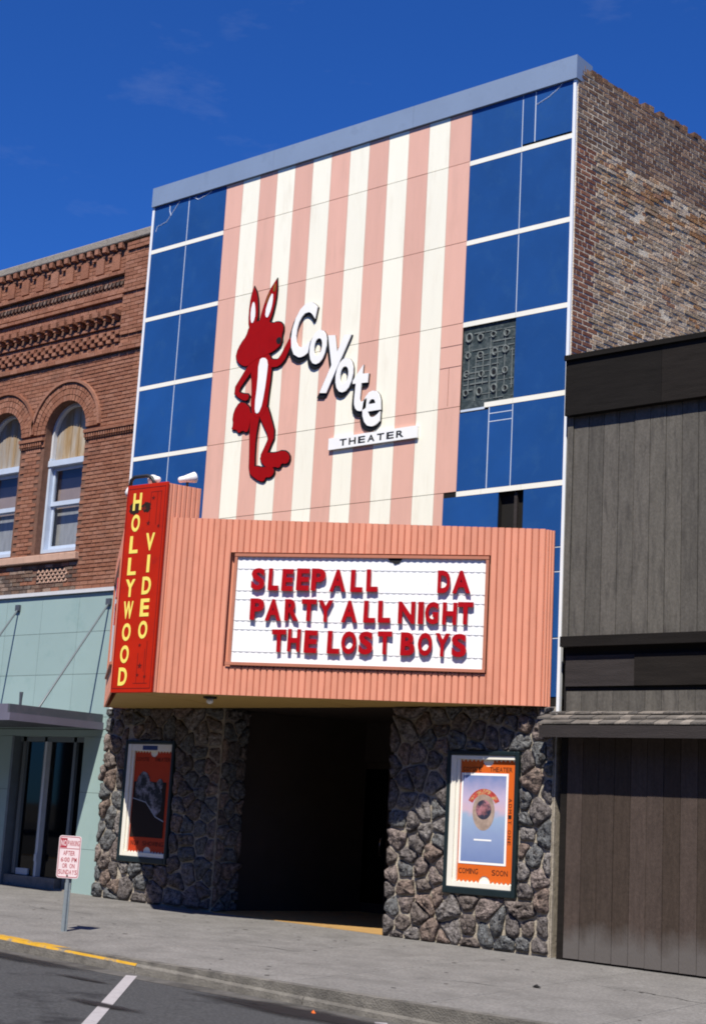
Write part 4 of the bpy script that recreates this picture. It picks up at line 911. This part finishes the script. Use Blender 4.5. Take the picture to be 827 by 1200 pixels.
while u > XL:                                   # saw-tooth band of angled bricks
    sw_.prism([(u-.05, 10.035), (u-.02, 10.035), (u+.02, 10.115), (u-.01, 10.115)], -.002, .05); sw_.prism([(u-.10, 10.075), (u-.08, 10.035), (u-.06, 10.075), (u-.08, 10.115)], -.002, .03); u -= .10
stuff(sw_.build('sawtooth_band', M['brick_worn'], fw))
MB(FB).box(XL, -.63, .0, .003, 9.39, 9.585).build('mortar_strip', M['mortar_l'], fw)  # thin strip in the wall's mortar colour behind the corbels
u = -.66
while u > XL:                                   # rounded corbel ends over the deep slot
    c_ = MB(FB); c_.box(u-.16, u-.02, .0035, .16, 9.50, 9.585).box(u-.12, u-.06, .0035, .13, 9.43, 9.50); c_.build('corbel', M['brick_l'], fw); u -= .215
ck = 0
for rI in range(3):
    u = -.66-(.1 if rI % 2 else 0)
    while u > XL:
        MB(FB).box(u-.10, u, -.002, .05, 9.035+rI*.068, 9.095+rI*.068).build('checker_brick', M['brick_l'], fw) if u > -4.6 else None; u -= .20
MB(FB).box(XL, -.02, -.40, .09, 10.79, 10.93).build('coping', M['coping_stone'], brick, bevel=.02)
# arches, imposts, windows
for wi, c in enumerate(NWIN):
    if c < -5.5: continue
    ar = MB(FB)
    for q in range(3):
        r0, r1 = IR+.005+q*.105, IR+.10+q*.105; n = int(math.pi*r0/.072)
        for k in range(n):
            a0, a1 = math.pi*(k+.06)/n, math.pi*(k+.94)/n; w = .028+R.uniform(-.004, .004)+.004*q
            pts = [(c+r0*math.cos(a0), ZA+r0*math.sin(a0)), (c+r1*math.cos(a0), ZA+r1*math.sin(a0)), (c+r1*math.cos(a1), ZA+r1*math.sin(a1)), (c+r0*math.cos(a1), ZA+r0*math.sin(a1))]
            if pts[0][0] > c+IR*9: continue
            ar.prism(pts, -.002, w)
    ar.build('arch', M['brick_l'], brick)
    hd = MB(FB); n = 26
    P1 = circle(c, ZA, OR-.015, 0.02, math.pi-.02, n)+list(reversed(circle(c, ZA, OR+.035, 0.02, math.pi-.02, n)))
    hd.prism(P1, -.002, .065).build('hood_mould', M['brick_l'], brick)
    # impost to the right of the window
    a, b = c+IR+.0, (-.03 if wi == 0 else NWIN[wi-1]-IR)
    im = MB(FB); im.box(a, b, -.002, .07, 7.535, 7.59); im.box(a, b, -.002, .02, 7.43, 7.53)
    u = a+.01
    while u < b-.04: im.box(u, u+.035, .02, .055, 7.46, 7.53); u += .06
    im.build('impost', M['brick_l'], brick)
    wn_ = MB(FB); x0, x1 = c-IR, c+IR; fw_ = .055
    wn_.box(x0+.0, x0+fw_, -.30, -.13, WZ0, ZA-.4).box(x1-fw_, x1, -.30, -.13, WZ0, ZA-.4).box(x0+fw_, x1-fw_, -.30, -.13, WZ0, WZ0+.09).box(x0, x1, -.30, -.11, 7.10, 7.20)
    win = wn_.build('window', M['winpaint'], brick)
    ring = circle(c, ZA, IR-.001, 0, math.pi, 20); ring2 = list(reversed(circle(c, ZA, IR-.05, 0, math.pi, 20)))
    MB(FB).prism([(x1-.001, 7.201)]+ring+[(x0+.001, 7.201), (x0+.05, 7.201)]+ring2+[(x1-.05, 7.201)], -.28, -.14).build('arched_frame', M['winpaint2'], win)
    for z0, z1, wq, nm_ in ((6.42, 7.098, -.20, 'upper_sash'), (WZ0+.092, 6.46, -.235, 'lower_sash')):
        s_ = MB(FB); a, b = x0+fw_+.002, x1-fw_-.002
        s_.box(a, a+.05, wq-.035, wq, z0, z1).box(b-.05, b, wq-.035, wq, z0, z1).box(a+.05, b-.05, wq-.035, wq, z1-.06, z1).box(a+.05, b-.05, wq-.035, wq, z0, z0+.075); s_.build(nm_, M['winpaint'], win)
        MB(FB).quad(*[FB.p(u_, wq-.02, z_) for u_, z_ in ((a+.05, z0+.075), (b-.05, z0+.075), (b-.05, z1-.06), (a+.05, z1-.06))]).build('pane', M['glass'], win)
    MB(FB).box(x0, x1, -.36, -.34, 6.40, 7.12).build('roller_blind', M['blind'], win); MB(FB).box(x0, x1, -.339, -.33, 6.92, 7.12).build('shade_valance', M['blind_dk'], win)
    MB(FB).box(x0, x1, -.40, -.38, WZ0, 6.42).build('curtain', M['blind_grey'], win)
    pw = (2*IR-.1)/5                            # boarded transom, plank by plank
    for k in range(5):
        a, b = x0+.05+k*pw+.004, x0+.05+(k+1)*pw-.004; rI = IR-.052
        topz = lambda x: ZA+math.sqrt(max(0, rI*rI-(x-c)**2))
        MB(FB).prism([(a, 7.202), (b, 7.202), (b, topz(b)), ((a+b)/2, topz((a+b)/2)), (a, topz(a))], -.26, -.215+R.uniform(-.004, .004)).build('transom_board', M['transom'], win)
MB(FB).box(XL, -1.2, -.05, .09, 5.395, 5.52).build('window_sill', M['sill'], brick, bevel=.012)
vt = MB(FB).box(-2.24, -1.46, .0, .004, 5.04, 5.30).build('vent', M['black'], brick); vl = MB(FB)
for k in range(14):
    for q in range(4):
        if (k+q) % 2: vl.prism([(-2.22+k*.055, 5.06+q*.058), (-2.19+k*.055, 5.045+q*.058), (-2.155+k*.055, 5.075+q*.058), (-2.19+k*.055, 5.10+q*.058)], .004, .018)
        else: vl.box(-2.22+k*.055, -2.175+k*.055, .004, .012, 5.05+q*.058, 5.066+q*.058)
stuff(vl.build('vent_lattice', M['sill'], vt))
# teal panels
MB(FB).box(XL, -.02, .0, .07, 4.825, 4.885).build('panel_cap', M['winpaint2'], brick)
ux = [-.02, -.17-.0-.0, -1.05, -1.98, -2.9, -3.8, -4.7, -5.6]
MB(FB).box(XL, -.02, -.08, .005, 2.62, 4.82).build('panel_backing', M['plaster_dk'], brick)
zs = [2.64, 2.83, 3.51, 4.19, 4.82]
for a, b in zip(ux[1:], ux):
    for z0, z1 in zip(zs, zs[1:]): MB(FB).box(a+.003, b-.003, .0052, .025, z0+.003, z1-.003).build('teal_panel', M['teal'], brick)
for z0, z1 in ((.05, .80), (.80, 1.66), (1.66, 2.52)):
    MB(FB).box(-.64, -.022, -.3, .02, z0+.002, z1-.003).build('teal_panel', M['teal'], brick)
    MB(FB).box(-3.4, -2.42, -.3, .02, z0+.002, z1-.003).build('teal_panel', M['teal'], brick)
MB(FB).box(-3.4, -.022, -.3, .02, 2.523, 2.63).build('teal_panel', M['teal'], brick)
# shop entrance
sp = MB(FB); sp.box(-2.415, -2.36, -.25, .03, .12, 2.52).box(-2.28, -2.20, -.20, -.10, .33, 2.52).box(-1.74, -1.68, -.20, -.10, .30, 2.52).box(-1.02, -.955, -.20, -.10, .12, 2.52).box(-2.36, -.64, -.20, -.10, 2.44, 2.521)
shop = sp.build('shop_front', M['alu_dark'], brick)
MB(FB).box(-1.675, -1.62, -.195, -.06, .30, 2.44).build('door_stile', M['alu'], shop)
MB(FB).box(-2.36, -1.10, -.25, -.02, .05, .31).build('plinth', M['coping_stone'], shop)
MB(FB).box(-2.20, -1.90, -.19, -.12, .32, .42).build('kick_rail', M['alu'], shop)
MB(FB).box(-1.10, -.645, -.25, .0, .05, .16).build('threshold', M['coping_stone'], shop)
MB(FB).box(-1.66, -1.60, -.06, -.03, .55, .66).build('door_plate', M['alu'], shop)
for a, b in ((-2.20, -1.74), (-1.62, -1.02), (-.955, -.64)): MB(FB).quad(FB.p(a, -.155, .31), FB.p(b, -.155, .31), FB.p(b, -.155, 2.44), FB.p(a, -.155, 2.44)).build('shop_pane', M['glass_dark'], shop)
# canopy
can = thing('flat_canopy', 'grey flat metal canopy hung on rods over the teal shopfront', 'canopy', (-3, -.8, 2.6))
CX1 = -.27; CYO = -1.72
MB().hexa([(-7, CYO, 2.66), (CX1, CYO, 2.66), (CX1, .07, 2.66), (-7, .07, 2.66)], [(-7, CYO, 2.80), (CX1, CYO, 2.80), (CX1, .07, 2.80), (-7, .07, 2.80)]).build('canopy_deck', M['canopy'], can)
MB().box(CX1+.001, CX1+.03, -.07, -CYO+.02, 2.745, 2.87).build('side_fascia', M['canopy'], can)
MB().box(CX1+.001, CX1+.06, -.07, -CYO+.03, 2.63, 2.742).build('side_gutter', M['canopy_hi'], can)
MB().box(-7, CX1, -CYO+.001, -CYO+.03, 2.63, 2.87).build('front_fascia', M['canopy_hi'], can)
for x in (-.32, -2.59, -4.86):
    MB().tube([(x, .072, 4.645), (x, -1.135, 2.87), (x, -1.2, 2.78)], .017, 8).build('hanger_rod', M['alu_dark'], can, True)
    MB().box(x-.05, x+.05, -.075, -.03, 4.60, 4.70).build('rod_plate', M['canopy'], can)
MB().tube([(-1.07, -.9, 2.80), (-1.07, -.9, 3.0), (-1.07, -.9, 3.13)], [.022, .022, .03], 8).build('vent_pipe', M['canopy'], can)

# ------------------------------------------------------------------ right neighbour: wood-clad building
wood = thing('wood_building', 'lower building clad in weathered vertical planks with a shingled pent roof', 'building', (11, 3, 0))
XW = 8.155; XE = 15.0; YW = -.03; FW = Fr(0, YW, 1, 0)
MB(FW).box(XW, XE, -9, -.07, -.2, 7.15).build('carcass', M['plaster_dk'], wood)
MB(FW).box(XW, XE, -.07, -.003, -.1, 7.0).build('backing', M['dark'], wood)
u = XW-.01; k = 0
for a, b in ((XW-.02, 9.47), (9.474, 11.9), (11.904, XE)): MB(FW).box(a, b, .0, .13, 6.56, 7.27).build('fascia_board', M['wood_dark'], wood)
MB(FW).box(XW-.025, XE, -.1, .17, 7.272, 7.335).build('fascia_cap', M['wood_dark'], wood)
MB(FW).box(XW-.02, XW+.06, .0, .05, 3.79, 6.557).build('corner_board', M['wood_up'], wood)
u = XW+.063
while u < XE:
    b = u+.212; MB(FW).box(u+.004, b-.004, -.002, .028+R.uniform(-.004, .004), 3.79, 6.557).build('plank', M['wood_up'], wood); u = b
MB(FW).box(XW+.0, XE, .0, .13, 3.66, 3.785).build('ledge_beam', M['wood_dark'], wood)
for i, (a, b) in enumerate(((XW+.03, 9.12), (9.124, 11.5), (11.504, XE))): MB(FW).box(a, b, .0, .03+.012*(i % 2), 3.19, 3.56).build('band_board', M['wood_mid' if i != 1 else 'wood_dark'], wood)
u = XW+.045
while u < XE:
    b = u+.212; MB(FW).box(u+.003, b-.003, -.002, .02+R.uniform(-.003, .003), 2.70, 3.13).build('plank', M['wood_up'], wood); u = b
MB(FW).box(XW+.0, XW+.085, .0, .02, .0, 2.60).build('corner_board', M['wood_dark'], wood)
u = XW+.09
while u < XE:
    b = u+.212; z0 = z_face(u)+.02; MB(FW).box(u+.003, b-.003, -.002, .022+R.uniform(-.003, .003), z0, 2.60).build('plank', M['wood_low'], wood); u = b
# pent roof
OV = .40
rf = MB().hexa([(XW-.06, YW-OV, 2.60), (XE, YW-OV, 2.60), (XE, YW, 2.60), (XW-.06, YW, 2.60)], [(XW-.06, YW-OV, 2.70), (XE, YW-OV, 2.70), (XE, YW-.02, 2.87), (XW-.06, YW-.02, 2.87)]).build('pent_roof', M['wood_dark'], wood)
MB(FW).box(XW-.07, XE, OV+.001, OV+.028, 2.555, 2.695).build('eave_board', M['wood_mid'], wood)
for r_ in range(3):
    u = XW-.09-(.09 if r_ % 2 else 0); t0, t1 = r_/3., min(1, (r_+1.35)/3.)
    while u < XE:
        wd = R.uniform(.12, .26); y0 = YW-OV-.034+OV*t0+R.uniform(-.006, .006); y1 = YW-.02 if r_ == 2 else YW-OV-.02+OV*t1; zz0 = 2.708+.17*t0+.014*r_; zz1 = 2.708+.17*t1+.004*r_; th = R.uniform(.012, .024)
        MB().hexa([(u, y0, zz0), (u+wd-.006, y0, zz0), (u+wd-.006, y1, zz1), (u, y1, zz1)], [(u, y0, zz0+th), (u+wd-.006, y0+R.uniform(-.006, .006), zz0+th+R.uniform(0, .006)), (u+wd-.006, y1, zz1+.006), (u, y1, zz1+.006)]).build('shingle', M['shingle'], rf)
        u += wd

# ------------------------------------------------------------------ far side of the street, behind the camera; buildings added to cut sky light
sheet_far = structure(MB().hexa([(-60, -29, -.9), (60, -29, -.9), (60, -23.5, -.9), (-60, -23.5, -.9)], [(-60, -29, .0), (60, -29, .0), (60, -23.5, -.02), (-60, -23.5, -.02)]).build('far_pavement', M['concrete']))
for k, (x0, x1, h, key, nm2) in enumerate(((-34, -21, 11.5, 'brick_l', 'red brick'), (-20.8, -9, 12.5, 'brick_tan', 'tan brick'), (-8.8, 3.5, 11.0, 'brick_dk', 'dark brick'), (3.7, 15, 13., 'brick_l', 'tall red brick'), (15.2, 27, 11., 'brick_tan', 'low tan brick'), (27.2, 42, 12.5, 'brick_dk', 'wide dark brick'))):
    t = thing('added_shop_building', 'unseen %s shop row building added across the street to cut low sky light' % nm2, 'building', ((x0+x1)/2, -30, 0), 'unseen buildings added across the street')
    FO = Fr(x1, -27.0, -1, 0); wd = x1-x0
    MB(FO).box(0, wd, -9, 0, -.5, h).build('wall', M[key], t); MB(FO).box(-.0, wd, .001, .25, h-.5, h-.1).build('cornice', M['coping_stone'], t)
    n = int(wd/2.2)
    for q in range(n):
        a = (q+.5)*wd/n-.55; MB(FO).box(a, a+1.1, .001, .03, 4.6, 6.6).build('window', M['frame_dark'], t)
    MB(FO).box(.6, wd-.6, .001, .05, .5, 3.0).build('shop_window', M['frame_dark'], t)

# ------------------------------------------------------------------ street sign and litter
px, py = 3.86, -3.86; pz = z_side(px, py)
ns = thing('no_parking_sign', 'short no parking sign with red lettering on a steel post by the kerb', 'street sign', (px, py, pz))
pd = MB(); FP = Fr(px, py, .93, .37)
pd.box(-.032, -.022, -.02, .03, 0, 1, fr=FP)
prof = [(-.038, .0), (-.018, .0), (-.016, .028), (.016, .028), (.018, .0), (.038, .0), (.038, -.006), (.022, -.006), (.020, .022), (-.020, .022), (-.022, -.006), (-.038, -.006)]
pd = MB(FP); n = len(prof)
for z in (pz-.05, pz+1.06):
    for u, w in prof: pd.v.append(FP.p(u, w-.03, z))
pd.f = [(i, (i+1) % n, n+(i+1) % n, n+i) for i in range(n)]+[tuple(range(n)), tuple(range(2*n-1, n-1, -1))]
pd.build('post', M['galv'], ns)
SP = Fr(px, py, .93, .37); s0, s1, za, zc = -.145, .145, pz+.60, pz+1.085
def rr_rect(u0, u1, z0, z1, r):
    out = []
    for cx, cz, a in ((u1-r, z1-r, 0), (u0+r, z1-r, 90), (u0+r, z0+r, 180), (u1-r, z0+r, 270)):
        for k in range(6): t = math.radians(a+k*18); out.append((cx+r*math.cos(t), cz+r*math.sin(t)))
    return out
MB(SP).prism(rr_rect(s0, s1, za, zc, .035), .001, .005).build('sign_plate', M['signface'], ns)
bd = rr_rect(s0+.010, s1-.010, za+.010, zc-.010, .028); bi = rr_rect(s0+.017, s1-.017, za+.017, zc-.017, .023); mb = MB(SP); n = len(bd)
mb.v = [SP.p(u, .0062, z) for u, z in bd]+[SP.p(u, .0062, z) for u, z in bi]; mb.f = [(i, (i+1) % n, n+(i+1) % n, n+i) for i in range(n)]; mb.build('sign_border', M['signred'], ns)
MB(SP).box(s0+.022, s0+.108, .0052, .0060, zc-.138, zc-.03).build('sign_block', M['signred'], ns)
MB(SP).box(s0+.02, s1-.02, .0052, .0058, zc-.150, zc-.143).build('sign_rule', M['signred'], ns)
t_ = MB(SP); word(t_, 'NO', s0+.029, s0+.10, zc-.118, zc-.05, .0062, .0066, SP, .02); stuff(t_.build('sign_lettering', M['signface'], ns))
t_ = MB(SP); word(t_, 'PARKING', s0+.116, s1-.022, zc-.115, zc-.055, .0054, .0060, SP, .01)
for s, z0, a, b in (('AFTER', .225, -.075, .075), ('6:00 PM', .300, -.10, .105), ('OR ON', .370, -.075, .085), ('SUNDAYS', .440, -.122, .122)): word(t_, s, a, b, zc-z0, zc-z0+.052, .0054, .0060, SP, .01)
stuff(t_.build('sign_lettering', M['signred'], ns))
MB().tube([SP.p(0, .005, zc-.455), SP.p(0, .012, zc-.455)], .010, 8).build('bolt', M['black'], ns)
def litter(name, x, y, label, m, sz, road_=False):
    mb = MB(); z = z_side(x, y) if not road_ else z_road(x, y); n = 9
    for k in range(n): a = 2*math.pi*k/n; r_ = sz*(1+.4*noise.noise((k*1.3, x, 4.))); mb.v.append(Vector((x+r_*math.cos(a), y+r_*.6*math.sin(a), z+.006+.02*abs(noise.noise((k*.9, y, 2.))))))
    mb.v += [Vector((x, y, z+.035)), Vector((x, y, z+.002))]
    for k in range(n): mb.f += [(k, (k+1) % n, n), ((k+1) % n, k, n+1)]
    tag(mb.build(name, m), label, 'litter')
litter('litter', 9.35, -2.35, 'small dark crumpled scrap lying on the sidewalk by the plank wall', M['black'], .05)
litter('litter', 7.0, -4.62, 'small dark leaf at the kerb edge past the yellow paint', M['black'], .05)
litter('litter', -1.3, -1.1, 'small white paper scrap on the sidewalk before the teal shopfront', M['paperwhite'], .035)
litter('litter', 8.9, -5.25, 'yellow scrap lying in the gutter', M['orange'], .022, True)
